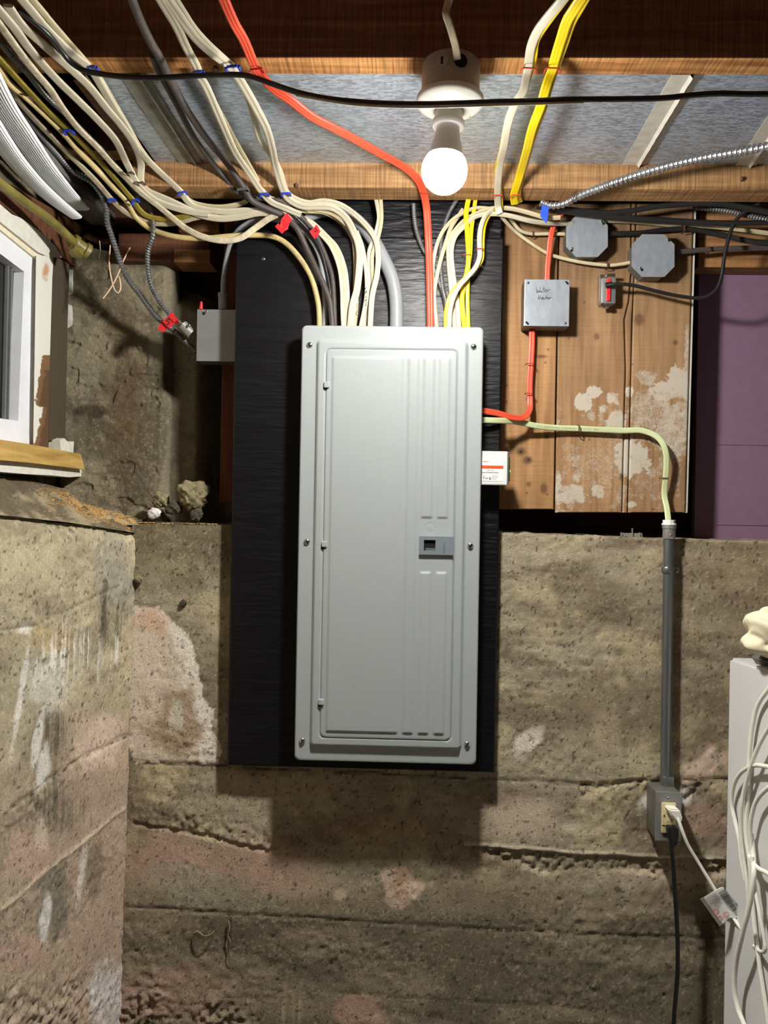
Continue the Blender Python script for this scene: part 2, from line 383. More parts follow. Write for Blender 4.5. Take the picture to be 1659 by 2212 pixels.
def cable(pts, kind, w, t, mat, label, off=0.0, name='cable', cat='cable', armor=None, roll=0.0, twist=None, taper=None, group=None, zc=.742, parent=None, pm=None, sag=0.0):
    """pts: (px, py) or (px, py, Y).  w, t in millimetres."""
    ps = []
    for q in pts:
        y = q[2] if len(q) > 2 else Yc(q[1], zc)
        if sag and 150 < q[1] < 420 and len(q) == 2: y -= sag * math.sin(math.pi * (q[1] - 150) / 270)
        ps.append(P(q[0], q[1], y + off))
    CABLES[label] = ps
    if pts[0][1] <= 0 and not parent and pts[0][0] != 972:      # runs on toward the room under the joists
        d_ = ps[0] - ps[1]; d_.z = 0; ps.insert(0, ps[0] + d_.normalized() * .45)
    elif pts[0][0] <= 0 and not parent:
        d_ = ps[0] - ps[1]; d_.z = 0; ps.insert(0, ps[0] + d_.normalized() * .45)
    if pts[-1][0] >= 1680 and not parent: ps.append(ps[-1] + (ps[-1] - ps[-2]).normalized() * .35)
    path = catmull(ps)
    if armor: path = resample(path, armor / 4)
    else: path = resample(path, .006)
    o = obj(name, sweep(bmesh.new(), path, profile(kind, w / 1000, t / 1000), armor=armor, roll=roll, twist=twist, taper=taper), M[mat] if isinstance(mat, str) else mat, parent, smooth=True)
    if not parent: tag(o, label, cat, group)
    return o
def text(s, size, origin, xdir, ydir, mat, parent, name='lettering', bold=0.0, space=1.0):
    cu = bpy.data.curves.new('t', 'FONT'); cu.body = s; cu.size = size; cu.extrude = 0.0001; cu.offset = bold; cu.space_character = space
    cu.align_x = 'LEFT'; cu.resolution_u = 2
    to = bpy.data.objects.new('t', cu); C.objects.link(to)
    dg = bpy.context.evaluated_depsgraph_get(); me = bpy.data.meshes.new_from_object(to.evaluated_get(dg))
    bpy.data.objects.remove(to); bpy.data.curves.remove(cu)
    xd = xdir.normalized(); zd = xd.cross(ydir).normalized(); yd = zd.cross(xd)
    me.transform(Matrix.Translation(origin) @ Matrix((xd, yd, zd)).transposed().to_4x4())
    me.materials.clear(); me.materials.append(mat)
    o = bpy.data.objects.new(name, me); C.objects.link(o)
    if parent: o.parent = parent; o.matrix_parent_inverse = parent.matrix_world.inverted()
    return o
def strokes(lines, fn, r, mat, parent, name='handwriting'):
    bm = bmesh.new()
    for ln in lines:
        ps = catmull([fn(*q) for q in ln], .0015) if len(ln) > 2 else [fn(*q) for q in ln]
        sweep(bm, ps, [(r * math.cos(a), r * .35 * math.sin(a)) for a in [i * math.pi / 3 for i in range(6)]], nf=lambda p: Vector((0, -1, 0)))
    return obj(name, bm, mat, parent)

# ------------------------------------------------------------------ numpy noise and stains
def vnoise(x, y, seed):
    r = np.random.RandomState(seed); T = r.rand(256, 256)
    xi = np.floor(x).astype(int); yi = np.floor(y).astype(int); fx = x - xi; fy = y - yi
    fx = fx * fx * (3 - 2 * fx); fy = fy * fy * (3 - 2 * fy)
    a = T[xi & 255, yi & 255]; b2 = T[(xi + 1) & 255, yi & 255]; c = T[xi & 255, (yi + 1) & 255]; d = T[(xi + 1) & 255, (yi + 1) & 255]
    return (a * (1 - fx) + b2 * fx) * (1 - fy) + (c * (1 - fx) + d * fx) * fy
def fbm(x, y, seed, o=5, g=.5):
    s = 0; a = 1; t = 0
    for i in range(o):
        s = s + a * vnoise(x * 2 ** i, y * 2 ** i, seed + i); t += a; a *= g
    return s / t
def sm(a, b2, v):
    t = np.clip((v - a) / (b2 - a), 0, 1); return t * t * (3 - 2 * t)
def blob(px, py, cx, cy, rx, ry, wp, soft=.25, rot=0.0):
    dx = px - cx; dy = py - cy
    if rot: dx, dy = dx * math.cos(rot) + dy * math.sin(rot), -dx * math.sin(rot) + dy * math.cos(rot)
    return 1 - sm(1 - soft, 1 + soft, np.sqrt((dx / rx) ** 2 + (dy / ry) ** 2) + (wp - .5) * 1.3)
def poly(px, py, pts):
    ins = np.zeros(px.shape, bool); n = len(pts)
    for i in range(n):
        x1, y1 = pts[i]; x2, y2 = pts[(i + 1) % n]
        c = (y1 > py) != (y2 > py)
        with np.errstate(divide='ignore', invalid='ignore'): xx = (x2 - x1) * (py - y1) / (y2 - y1 if y2 != y1 else 1e-9) + x1
        ins ^= c & (px < xx)
    return ins.astype(float)
def seg_d(px, py, pts):                  # signed (below positive) distance in y to a polyline and validity
    xs = [p[0] for p in pts]; ys = [p[1] for p in pts]
    yy = np.interp(px, xs, ys); ok = (px >= xs[0]) & (px <= xs[-1])
    return py - yy, ok.astype(float)
lin = lambda r, g, b2: np.array(srgb(r, g, b2)[:3])
def mixc(c, col, m): return c * (1 - m[:, None]) + np.array(col)[None, :] * m[:, None]

def grid(name, U, V, posf, colf, mat, parent=None, smooth=True, plaster=None):
    """U,V 1-D arrays; posf(u,v)->N,3 ; colf(xyz)->N,3 linear"""
    uu, vv = np.meshgrid(U, V); u = uu.ravel(); v = vv.ravel()
    co = posf(u, v); nu, nv = len(U), len(V)
    i = np.arange(nv - 1)[:, None] * nu + np.arange(nu - 1)[None, :]; i = i.ravel()
    f = np.stack([i, i + 1, i + nu + 1, i + nu], 1)
    me = bpy.data.meshes.new(name); me.vertices.add(len(co)); me.vertices.foreach_set('co', co.astype(np.float32).ravel())
    me.loops.add(f.size); me.loops.foreach_set('vertex_index', f.ravel().astype(np.int32))
    me.polygons.add(len(f)); me.polygons.foreach_set('loop_start', np.arange(0, f.size, 4, dtype=np.int32))
    me.update(calc_edges=True)
    if smooth: me.shade_smooth()
    if colf is not None:
        c = colf(co, u, v); a = me.color_attributes.new('tint', 'FLOAT_COLOR', 'POINT')
        a.data.foreach_set('color', np.concatenate([c, np.ones((len(c), 1))], 1).astype(np.float32).ravel())
    if plaster is not None:
        pl = plaster(co); a = me.attributes.new('plaster', 'FLOAT', 'POINT'); a.data.foreach_set('value', pl.astype(np.float32))
    me.materials.append(mat)
    o = bpy.data.objects.new(name, me); C.objects.link(o)
    if parent: o.parent = parent
    return o

# ================================================================== CONCRETE
YW = 1.80
cornerT, cornerB = P(293, 1150, YW), P(262, 2150, YW)
XC = lambda z: cornerT.x + (z - cornerT.z) * (cornerB.x - cornerT.x) / (cornerB.z - cornerT.z)
TOPZ = lambda x: np.interp(x, [-.7, -.35, .2, .27, .5, .9, 1.3], [P(300, 1132, YW).z, P(480, 1136, YW).z, 1.41, P(1085, 1150, YW).z, P(1300, 1160, YW).z, P(1659, 1170, YW).z, P(1659, 1170, YW).z - .004])
SEAMS_B = [([(293, 1303), (470, 1306)], .8, 1), ([(285, 1463), (465, 1470)], .6, 1), ([(285, 1645), (470, 1654), (1075, 1684), (1310, 1697), (1345, 1692), (1480, 1682), (1580, 1682)], 2.6, 2),
           ([(270, 1958), (600, 1978), (900, 1998), (1300, 2019), (1580, 2028)], 2.2, 1.4), ([(270, 2128), (700, 2142), (1000, 2162), (1300, 2180)], .9, 1),
           ([(1085, 1420), (1300, 1440), (1480, 1425)], .5, 1), ([(1100, 1290), (1300, 1270), (1659, 1300)], .3, 2)]
def relief_back(px, py, x, z):
    w = (fbm(x * 12, z * 12, 11) - .5); fine = fbm(x * 70, z * 70, 31, 4) - .5
    d = w * .006 + fine * .0034 * (.35 + 1.3 * sm(.38, .66, fbm(x * 4, z * 10, 61, 3)))
    py2 = py + (fbm(x * 20, z * 20, 51, 4) - .5) * 9
    for pts, dep, wd_ in SEAMS_B:
        dd, ok = seg_d(px, py2, pts); d -= .0013 * dep * np.exp(-(dd / (2.2 * wd_)) ** 2) * ok
    # honeycombed bands
    dd, ok = seg_d(px, py2, [(1000, 1826), (1040, 1828), (1300, 1846), (1580, 1859)])
    lowe = np.interp(px, [1000, 1040, 1100, 1180, 1260, 1400, 1580], [6, 14, 34, 52, 30, 40, 36])
    rough = sm(-2, 3, dd) * (1 - sm(-6, 4, dd - lowe)) * ok
    cl = fbm(x * 90, z * 90, 71, 3) - .5
    d += rough * (cl * .016 - .004); d += .004 * np.exp(-((dd + 2) / 3) ** 2) * ok
    dd2, ok2 = seg_d(px, py2, [(288, 1775), (400, 1796), (580, 1835), (700, 1842)])
    r2 = sm(-75, -10, dd2) * (1 - sm(-2, 3, dd2)) * ok2
    d += r2 * (cl * .013 + .001); d -= .005 * np.exp(-((dd2 - 2) / 3.5) ** 2) * ok2 * (px < 600)
    dd3, ok3 = seg_d(px, py2, [(1255, 1690), (1340, 1685), (1480, 1690), (1590, 1688)])
    r3 = sm(-3, 3, dd3) * (1 - sm(20, 48, dd3 + 10 * w * 10)) * ok3
    d += r3 * (cl * .014 - .003)
    r4 = blob(px, py, 1150, 1760, 0, 0, w) * 0 if False else 0
    gen = sm(.55, .75, fbm(x * 6 + 3, z * 9, 91, 4)); d += gen * cl * .006
    bot = sm(2110, 2200, py + w * 200) * (px < 560); d += bot * cl * .018
    pit = fbm(x * 130, z * 130, 131, 2); d -= .0035 * sm(.83, .9, pit)
    return d
def col_back(co, u, v):
    px, py = to_px(co); x, z = co[:, 0], co[:, 2]
    w = fbm(x * 9, z * 9, 211, 5, .6); w2 = fbm(x * 5 + 7, z * 14, 231, 5, .6); w3 = fbm(x * 28, z * 28, 251, 4)
    c = np.tile(lin(154, 143, 120), (len(px), 1))
    c = mixc(c, lin(128, 115, 94), sm(.42, .62, w2)); c = mixc(c, lin(176, 163, 130), sm(.5, .7, w) * .7); hs = fbm(x * 3.2, z * 46, 281, 5, .6); c = c * (.72 + .56 * hs)[:, None]; c = c * (.80 + .4 * fbm(x * 48, z * 60, 291, 4))[:, None]
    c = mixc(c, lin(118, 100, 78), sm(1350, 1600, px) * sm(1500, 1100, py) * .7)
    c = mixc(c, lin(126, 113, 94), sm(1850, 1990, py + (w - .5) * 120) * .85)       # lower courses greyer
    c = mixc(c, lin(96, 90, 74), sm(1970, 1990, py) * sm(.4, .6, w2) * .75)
    pink = lin(176, 148, 128)
    c = mixc(c, pink, blob(px, py, 420, 1865, 190, 60, w, .5) * .8)
    c = mixc(c, lin(160, 150, 130), blob(px, py, 400, 1900, 90, 34, w, .3) * .7)
    c = mixc(c, lin(140, 136, 116), blob(px, py, 480, 1930, 110, 34, w3, .5) * .6)
    c = mixc(c, lin(196, 172, 150), blob(px, py, 868, 1915, 40, 40, w3, .12) * .9)
    c = mixc(c, lin(172, 140, 112), blob(px, py, 862, 1905, 16, 32, w3, .2) * .7)
    c = mixc(c, lin(188, 170, 148), blob(px, py, 735, 1935, 14, 12, w3, .3) * .8)
    c = mixc(c, pink, blob(px, py, 620, 1900, 80, 40, w, .5) * .6)
    c = mixc(c, lin(160, 134, 116), blob(px, py, 330, 2150, 190, 60, w, .4) * .75)
    c = mixc(c, lin(172, 142, 122), blob(px, py, 780, 2190, 55, 40, w3, .15) * .8)
    c = mixc(c, lin(168, 148, 128), blob(px, py, 640, 1700, 130, 22, w, .4) * .6); c = mixc(c, lin(150, 128, 108), blob(px, py, 860, 1790, 180, 40, w, .6) * .6)
    c = mixc(c, lin(200, 178, 158), blob(px, py, 1120, 1770, 60, 40, w, .5) * .55)
    # big efflorescence patch beside the corner
    wx = (w3 - .5) * 30; wy = (fbm(x * 30, z * 30, 271) - .5) * 26
    pt = poly(px + wx, py + wy, [(280, 1306), (345, 1308), (376, 1352), (408, 1376), (418, 1410), (424, 1466), (436, 1500), (458, 1530), (462, 1562), (470, 1600), (472, 1650), (280, 1645)])
    c = mixc(c, lin(208, 192, 172), pt * .9)
    edge = poly(px + wx, py + wy, [(340, 1312), (378, 1346), (414, 1378), (424, 1466), (462, 1530), (478, 1650), (440, 1648), (436, 1560), (398, 1500), (396, 1420), (340, 1340)])
    c = mixc(c, lin(226, 218, 204), edge * pt * .7)
    c = mixc(c, lin(196, 158, 130), blob(px, py, 325, 1345, 36, 26, w3, .4) * pt * .7)
    c = mixc(c, lin(152, 130, 104), blob(px, py, 380, 1565, 62, 66, w3, .3) * .85)
    c = mixc(c, lin(200, 194, 174), blob(px, py, 382, 1550, 18, 26, w3, .4) * .8)
    c = mixc(c, lin(216, 202, 186), blob(px, py, 1138, 1605, 18, 44, w3, .35, .7) * .9)
    c = mixc(c, lin(196, 184, 160), blob(px, py, 1240, 1790, 30, 14, w3, .4) * .8)
    c = mixc(c, lin(206, 182, 160), blob(px, py, 1515, 1655, 46, 24, w3, .4, -.5) * .9)
    c = mixc(c, lin(214, 206, 198), blob(px, py, 1480, 1722, 26, 18, w3, .5) * .7); c = mixc(c, lin(214, 206, 198), blob(px, py, 1398, 1730, 16, 20, w3, .5) * .8)
    c = mixc(c, lin(176, 146, 128), blob(px, py, 1530, 1775, 50, 34, w, .5) * .6)
    c = mixc(c, lin(190, 172, 148), blob(px, py, 1430, 1895, 130, 20, w, .4) * .6)
    c = mixc(c, lin(176, 160, 132), blob(px, py, 1310, 1590, 26, 50, w, .5) * .5)
    # honeycomb tone, seams
    py2 = py + (fbm(x * 20, z * 20, 51, 4) - .5) * 9
    dd, ok = seg_d(px, py2, [(1000, 1826), (1040, 1828), (1300, 1846), (1580, 1859)])
    c = mixc(c, lin(214, 200, 176), np.exp(-((dd + 2) / 3.2) ** 2) * ok * .8)
    for pts, dep, wd_ in SEAMS_B:
        dd, ok = seg_d(px, py2, pts); brk = sm(.3, .5, fbm(x * 30, z * 8, 301, 3))
        c = mixc(c, lin(52, 44, 34), np.exp(-(dd / (1.2 + .5 * wd_)) ** 2) * ok * min(1, .45 * dep) * brk)
    # dark root and rust marks
    c = mixc(c, lin(60, 46, 32), blob(px, py, 495, 2020, 4, 60, w3, .6) * .8)
    c = mixc(c, lin(84, 70, 50), blob(px, py, 440, 2020, 28, 8, w3, .5) * .7)
    # grimy dark top course at left, pale top lip
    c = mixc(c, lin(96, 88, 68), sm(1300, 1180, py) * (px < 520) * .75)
    c = mixc(c, lin(206, 192, 164), sm(6, 0, py - np.interp(px, [290, 480, 1085, 1659], [1132, 1136, 1152, 1170])) * (px > 1000) * .5)
    # vertical form streaks
    st = sm(.5, .7, fbm(x * 160, z * 5, 331, 3)) * blob(px, py, 620, 2160, 60, 60, w, .4)
    c = mixc(c, lin(170, 156, 130), st * .6)
    fl = sm(.70, .76, fbm(x * 210, z * 210, 351, 2)); c = mixc(c, lin(196, 184, 152), fl * .28)
    dk = sm(.76, .8, fbm(x * 150, z * 150, 371, 2)); c = mixc(c, lin(40, 34, 26), dk * .7)
    return c
Vb = np.concatenate([[-.01, .08, .15], np.linspace(.162, 1.0, 262)])    # 0..1 bottom->top, scaled by local top
Ub = np.linspace(0, 1, 560)
XR = 1.35
def pos_back(u, v):
    top = 1.42; z0 = v * top
    xl = XC(z0) - .01; x = xl + u * (XR - xl)
    z = v * TOPZ(x)
    co = np.stack([x, np.full_like(x, YW), z], 1); px, py = to_px(co)
    d = relief_back(px, py, x, z); y = YW - d
    z = np.where(v > .995, z + (fbm(x * 25, x * 0, 401, 4) - .5) * .012, z)
    return np.stack([x, y, z], 1)
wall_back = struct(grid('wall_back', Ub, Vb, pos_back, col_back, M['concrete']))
# flat top of the footing wall (a ledge that runs back)
def pos_ledge(u, v):
    x = u; z = TOPZ(x) + (fbm(x * 25, x * 0, 401, 4) - .5) * .012 * (1 - sm(0, .1, v)) + (fbm(x * 22, v * 6, 411) - .5) * .012 * sm(0, .3, v)
    return np.stack([x, YW + v * .32 + 0 * x, z], 1)
def col_plain(base, alt, sc=9, seed=500):
    def f(co, u, v):
        w = fbm(co[:, 0] * sc + co[:, 1] * sc, co[:, 2] * sc + co[:, 1] * 3, seed, 5, .6); c = np.tile(base, (len(co), 1)); c = mixc(c, alt, sm(.4, .6, w))
        fl = sm(.70, .76, fbm((co[:, 0] + co[:, 1]) * 210, co[:, 2] * 210, 351, 2)); return mixc(c, lin(180, 168, 140), fl * .25)
    return f
struct(grid('ledge_back', np.linspace(-.66, XR, 260), np.linspace(0, 1, 14), pos_ledge, col_plain(lin(120, 108, 88), lin(150, 138, 112)), M['concrete'])).name = 'trim_1'

# left lower wall
LD = Vector((-.193 - .028 * 0, -1, 0)); LD = Vector((R @ Vector((.193, 0, -1))).xyz); LD.z = 0; LD = -LD.normalized()      # from corner toward the room
SEAMS_L = [([(0, 1362), (60, 1352), (95, 1340), (190, 1296), (260, 1262)], 1.6, 1.3), ([(0, 1590), (78, 1531), (270, 1440)], .6, 1), ([(20, 1745), (90, 1700), (150, 1652), (210, 1622), (278, 1588)], 3, 2),
           ([(0, 2160), (34, 2130), (120, 2040), (200, 1935), (261, 1866)], 1.0, 1.2), ([(0, 1968), (60, 1920), (90, 1890), (180, 1818), (272, 1745)], -2.2, 2.2)]
def relief_left(px, py, s, z):
    w = (fbm(s * 12, z * 12, 611) - .5); cl = fbm(s * 85, z * 85, 671, 3) - .5
    d = w * .006 + (fbm(s * 70, z * 70, 631, 4) - .5) * .0034 * (.35 + 1.3 * sm(.38, .66, fbm(s * 4, z * 10, 641, 3)))
    py2 = py + (fbm(s * 22, z * 22, 651, 4) - .5) * 12
    for pts, dep, wd_ in SEAMS_L:
        dd, ok = seg_d(px, py2, pts); d -= .0013 * dep * np.exp(-(dd / (2.4 * wd_)) ** 2) * ok
    d += cl * .016 * sm(2050, 2160, py + w * 150) * sm(280, 150, px)
    dd, ok = seg_d(px, py2, [(0, 1790), (90, 1705), (150, 1652), (278, 1588)]); d += cl * .012 * np.exp(-((dd - 15) / 28) ** 2) * ok * sm(240, 120, px)
    gen = sm(.55, .75, fbm(s * 6, z * 9, 691, 4)); d += gen * cl * .006
    pit = fbm(s * 120, z * 120, 731, 2); d -= .0035 * sm(.83, .9, pit)
    d += cl * .01 * sm(1240, 1120, py) 
    return d
LTOP = lambda px: np.interp(px, [-800, 0, 150, 293, 400], [1075, 1112, 1128, 1150, 1160])
def leftp(s, zz):                         # base point on the plane, s metres from the corner
    cx = XC(zz); return np.stack([cx + LD.x * s, YW + LD.y * s, zz], 1)
sL = np.linspace(0, 2.2, 30)
lt_s, lt_z = [], []
for s_ in np.linspace(0, 1.0, 60):
    # height where the plane crosses the photographed top edge
    p0 = np.array([[cornerT.x + LD.x * s_, YW + LD.y * s_, 1.40]]); pxx, pyy = to_px(p0); p1 = np.array([[cornerT.x + LD.x * s_, YW + LD.y * s_, 1.50]]); px1, py1 = to_px(p1)
    tgt = LTOP(pxx)[0]; lt_s.append(s_); lt_z.append(1.40 + .1 * (tgt - pyy[0]) / (py1[0] - pyy[0]))
def pos_left(u, v):
    zt = np.interp(u, lt_s, lt_z); z = v * zt; co = leftp(u, z); px, py = to_px(co)
    d = relief_left(px, py, u, z); n = np.array([-LD.y, LD.x, 0]) * -1
    n = n if n[0] > 0 else -n
    z = np.where(v > .99, z + (fbm(u * 20, u * 0, 801) - .5) * .012, z)
    co = leftp(u, z)
    rnd = sm(.975, 1.0, v) ** 2 * .010           # rounded shoulder
    return co + n[None, :] * (d - rnd)[:, None]
def col_left(co, u, v):
    px, py = to_px(co); s, z = u, co[:, 2]
    w = fbm(s * 9, z * 9, 811, 5, .6); w3 = fbm(s * 28, z * 28, 851, 4); w2 = fbm(s * 6, z * 12, 831, 5, .6)
    c = np.tile(lin(166, 155, 128), (len(px), 1)); c = c * (.78 + .44 * fbm(s * 48, z * 60, 291, 4))[:, None]; c = mixc(c, lin(188, 176, 144), sm(.5, .68, w) * .7); c = mixc(c, lin(138, 126, 104), sm(.5, .66, w2) * .7)
    c = mixc(c, lin(150, 144, 128), blob(px, py, 250, 1230, 40, 90, w, .5) * .9)
    c = mixc(c, lin(176, 152, 132), sm(1480, 1620, py + (w - .5) * 160) * sm(60, 200, px) * .7)
    c = mixc(c, lin(168, 146, 128), sm(1500, 1900, py) * .55)
    strk = sm(.45, .65, fbm(s * 190, z * 5, 871, 3))
    c = mixc(c, lin(92, 86, 70), blob(px, py, 232, 1335, 36, 62, w3, .3) * (.25 + .75 * strk))
    c = mixc(c, lin(96, 88, 74), blob(px, py, 110, 1585, 34, 52, w3, .3) * (.3 + .6 * strk))
    c = mixc(c, lin(104, 98, 82), blob(px, py, 110, 1740, 60, 60, w3, .4) * (.3 + .6 * strk))
    c = mixc(c, lin(110, 104, 92), blob(px, py, 115, 1950, 36, 80, w3, .3) * .8)
    c = mixc(c, lin(112, 100, 82), blob(px, py, 205, 1880, 18, 60, w3, .3) * .6)
    wh = lin(226, 222, 212)
    c = mixc(c, wh, blob(px, py, 128, 1420, 34, 60, w3, .5) * strk * .95); c = mixc(c, wh, blob(px, py, 105, 1480, 40, 50, w3, .5) * .5)
    c = mixc(c, wh, blob(px, py, 192, 1410, 26, 50, w3, .5) * strk * .9); c = mixc(c, wh, blob(px, py, 243, 1405, 12, 34, w3, .4) * strk * .9)
    c = mixc(c, wh, blob(px, py, 80, 1600, 8, 60, w3, .3, .15) * .8); c = mixc(c, wh, blob(px, py, 45, 1500, 6, 120, w3, .5, .16) * .75)
    c = mixc(c, wh, blob(px, py, 90, 1670, 14, 50, w3, .3, .2) * .8); c = mixc(c, lin(214, 190, 170), blob(px, py, 215, 1600, 46, 60, w3, .3, .5) * .7)
    c = mixc(c, wh, blob(px, py, 55, 1360, 16, 12, w3, .4) * .8); c = mixc(c, wh, blob(px, py, 98, 1980, 12, 60, w3, .3, .05) * .75)
    c = mixc(c, wh, blob(px, py, 175, 1890, 8, 60, w3, .4, .15) * .6); c = mixc(c, lin(206, 200, 196), blob(px, py, 232, 2150, 40, 60, w3, .5) * .75)
    c = mixc(c, lin(188, 160, 140), blob(px, py, 62, 1845, 44, 50, w3, .15) * .8); c = mixc(c, lin(206, 186, 168), blob(px, py, 88, 1800, 16, 34, w3, .3) * .7)
    c = mixc(c, lin(176, 150, 104), blob(px, py, 100, 1375, 50, 24, w3, .4) * .5); c = mixc(c, lin(180, 150, 134), blob(px, py, 40, 2060, 60, 40, w3, .3) * .7)
    py2 = py + (fbm(s * 22, z * 22, 651, 4) - .5) * 12
    for pts, dep, wd_ in SEAMS_L:
        dd, ok = seg_d(px, py2, pts); brk = sm(.3, .5, fbm(s * 30, z * 8, 901, 3))
        if dep < 0: c = mixc(c, lin(206, 190, 164), np.exp(-(dd / 4) ** 2) * ok * .7)
        else: c = mixc(c, lin(60, 50, 38), np.exp(-(dd / (1.2 + .5 * wd_)) ** 2) * ok * min(1, .4 * dep) * brk)
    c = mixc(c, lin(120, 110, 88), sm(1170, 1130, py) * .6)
    fl = sm(.70, .76, fbm(s * 210, z * 210, 951, 2)); c = mixc(c, lin(206, 194, 164), fl * .28)
    dk = sm(.75, .8, fbm(s * 150, z * 150, 971, 2)); c = mixc(c, lin(50, 42, 32), dk * .7)
    return c
Ul = np.concatenate([np.linspace(0, .52, 170), np.linspace(.56, 2.4, 24)])
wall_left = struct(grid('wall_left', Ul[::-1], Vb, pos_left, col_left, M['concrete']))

# upper foundation: window wall plane, back recess
YU = 1.93
qW = P(150, 800, YU); dW = R @ Vector(((774 - 830) / F, 0, -1)); dW.z = 0; dW.normalize(); nW = Vector((dW.y, -dW.x, 0)); nW = nW if nW.x > 0 else -nW
def PW(px, py, off=0.0): return PP(px, py, qW + nW * off, nW)
upper_col = col_plain(lin(120, 112, 92), lin(92, 84, 68), 8, 1000)
def pos_upper(u, v):                      # u 0..1 from px150 to px365
    x = qW.x - .02 + u * (P(368, 800, YU).x - qW.x + .02); z = 1.36 + v * (.76 - .05 * u)
    wob = fbm(x * 9, z * 9, 1011) - .5
    dent = (fbm(x * 60, z * 60, 1031, 4) - .5) * .006 + wob * .02 + (fbm(x * 14, z * 22, 1041, 3) > .62) * -.004
    y = YU - dent + .06 * sm(.9, 1.0, u) ** 2
    return np.stack([x, y, z], 1)
def upper_col2(co, u, v):
    c = upper_col(co, u, v); px, py = to_px(co); w3 = fbm(co[:, 0] * 28, co[:, 2] * 28, 1051, 4)
    c = mixc(c, lin(84, 66, 44), blob(px, py, 270, 830, 40, 160, w3, .5) * .55); c = mixc(c, lin(50, 40, 30), blob(px, py, 195, 890, 40, 12, w3, .4) * .7)
    c = mixc(c, lin(132, 124, 102), blob(px, py, 190, 780, 60, 60, w3, .6) * .5); return c
struct(grid('wall_back_upper', np.linspace(0, 1, 120), np.linspace(0, 1, 250), pos_upper, upper_col2, M['concrete'])).name = 'wall_upper'
def pos_upper2(u, v):                     # set-back buttress face px 362..480
    x0, x1 = P(362, 800, YU).x, P(500, 800, YU).x; x = x0 + u * (x1 - x0); z = 1.36 + v * (.68 - .06 * u)
    wob = fbm(x * 10, z * 10, 1111) - .5
    top = sm(.9, 1, v) * .08
    y = YU + .045 + top - (fbm(x * 60, z * 60, 1031, 4) - .5) * .006 - wob * .016 + .10 * sm(.35, .75, u)
    return np.stack([x, y, z], 1)
struct(grid('wall_back_buttress', np.linspace(0, 1, 60), np.linspace(0, 1, 160), pos_upper2, upper_col2, M['concrete'])).name = 'wall_upper'
# concrete window wall beyond the trim (a plane leaning to the room) and the sloped ledge
def pos_ww(u, v):
    a = qW - dW * 1.6; x = qW.x + (a.x - qW.x) * u; y = qW.y + (a.y - qW.y) * u; z = 1.30 + v * 1.0
    d = (fbm(y * 50, z * 50, 1201, 4) - .5) * .008
    return np.stack([x + nW.x * (d - .03), y + nW.y * (d - .03), z], 1)
struct(grid('wall_window', np.linspace(1, 0, 160), np.linspace(0, 1, 110), pos_ww, upper_col, M['concrete']))
bk = [(-260, 1000), (0, 1028), (80, 1040), (145, 1058), (172, 1084), (230, 1102), (300, 1122)]
def pos_slope(u, v):
    px = u
    yb = np.interp(px, [b2[0] for b2 in bk], [b2[1] for b2 in bk]); out = np.zeros((len(u), 3))
    for i in range(len(u)):
        sx = px[i]
        # front edge on the left wall top; back edge on window plane or the back face
        pf = PP(sx * .985 + 4, float(LTOP(sx)) + 1, cornerT, Vector((-LD.y, LD.x, 0)))
        pb = PW(sx, yb[i]) if sx < 150 else P(sx, yb[i], YU + .01)
        q = pf.lerp(pb, v[i]); out[i] = q
    d = (fbm(out[:, 0] * 40, out[:, 1] * 40, 1301, 4) - .5) * .034 * np.sin(np.clip(v, 0, 1) * math.pi)
    out[:, 2] += d + .006 * np.sin(v * math.pi)
    return out
def col_slope(co, u, v):
    w = fbm(co[:, 0] * 30, co[:, 1] * 30, 1321, 4); px, py = to_px(co)
    c = np.tile(lin(146, 136, 112), (len(u), 1)); c = mixc(c, lin(98, 88, 70), sm(.35, .6, w + v * .2)); 
    c = mixc(c, lin(206, 166, 104), sm(.42, .55, fbm(co[:, 0] * 60, co[:, 1] * 60, 1341, 3)) * np.exp(-((v - .6) / .25) ** 2) * sm(60, 200, px) * .8); return c
struct(grid('ledge_left', np.linspace(-260, 306, 150), np.linspace(0, 1, 26), pos_slope, col_slope, M['concrete'])).name = 'trim_2'

# ------------------------------------------------------------------ window in the left wall
win = struct(bpy.data.objects.new('window_1', None)); C.objects.link(win)
def wp(name, pts, off0, off1, mat, parent=win, label=None):
    bm = bmesh.new(); prism(bm, [PW(x, y, off0) for x, y in pts], nW * (off1 - off0)); o = obj(name, bm, mat, parent)
    if label: o['label'] = label
    return o
wp('pane', [(-200, 330), (31, 590), (16, 912), (-200, 890)], -.028, -.022, M['glass'])
for x0, x1 in ((12, 14), (20, 22)):
    wp('glazing_bar', [(x0, 556), (x1, 562), (x1 - 8, 908), (x0 - 8, 905)], -.02, -.014, M['steelbox'])
wp('sash', [(28, 586), (55, 562), (49, 959), (15, 911)], -.024, 0.0, M['upvc'])
wp('sash', [(-160, 392), (55, 563), (28, 587), (-160, 450)], -.024, 0.001, M['upvc'])
wp('sash', [(-160, 884), (15, 909), (49, 961), (-160, 928)], -.024, 0.001, M['upvc'])
wp('frame', [(55, 560), (78, 545), (71, 973), (49, 962)], -.02, .008, M['creampaint'])
wp('frame', [(-160, 366), (-160, 392), (55, 561), (78, 547)], -.02, .007, M['creampaint'])
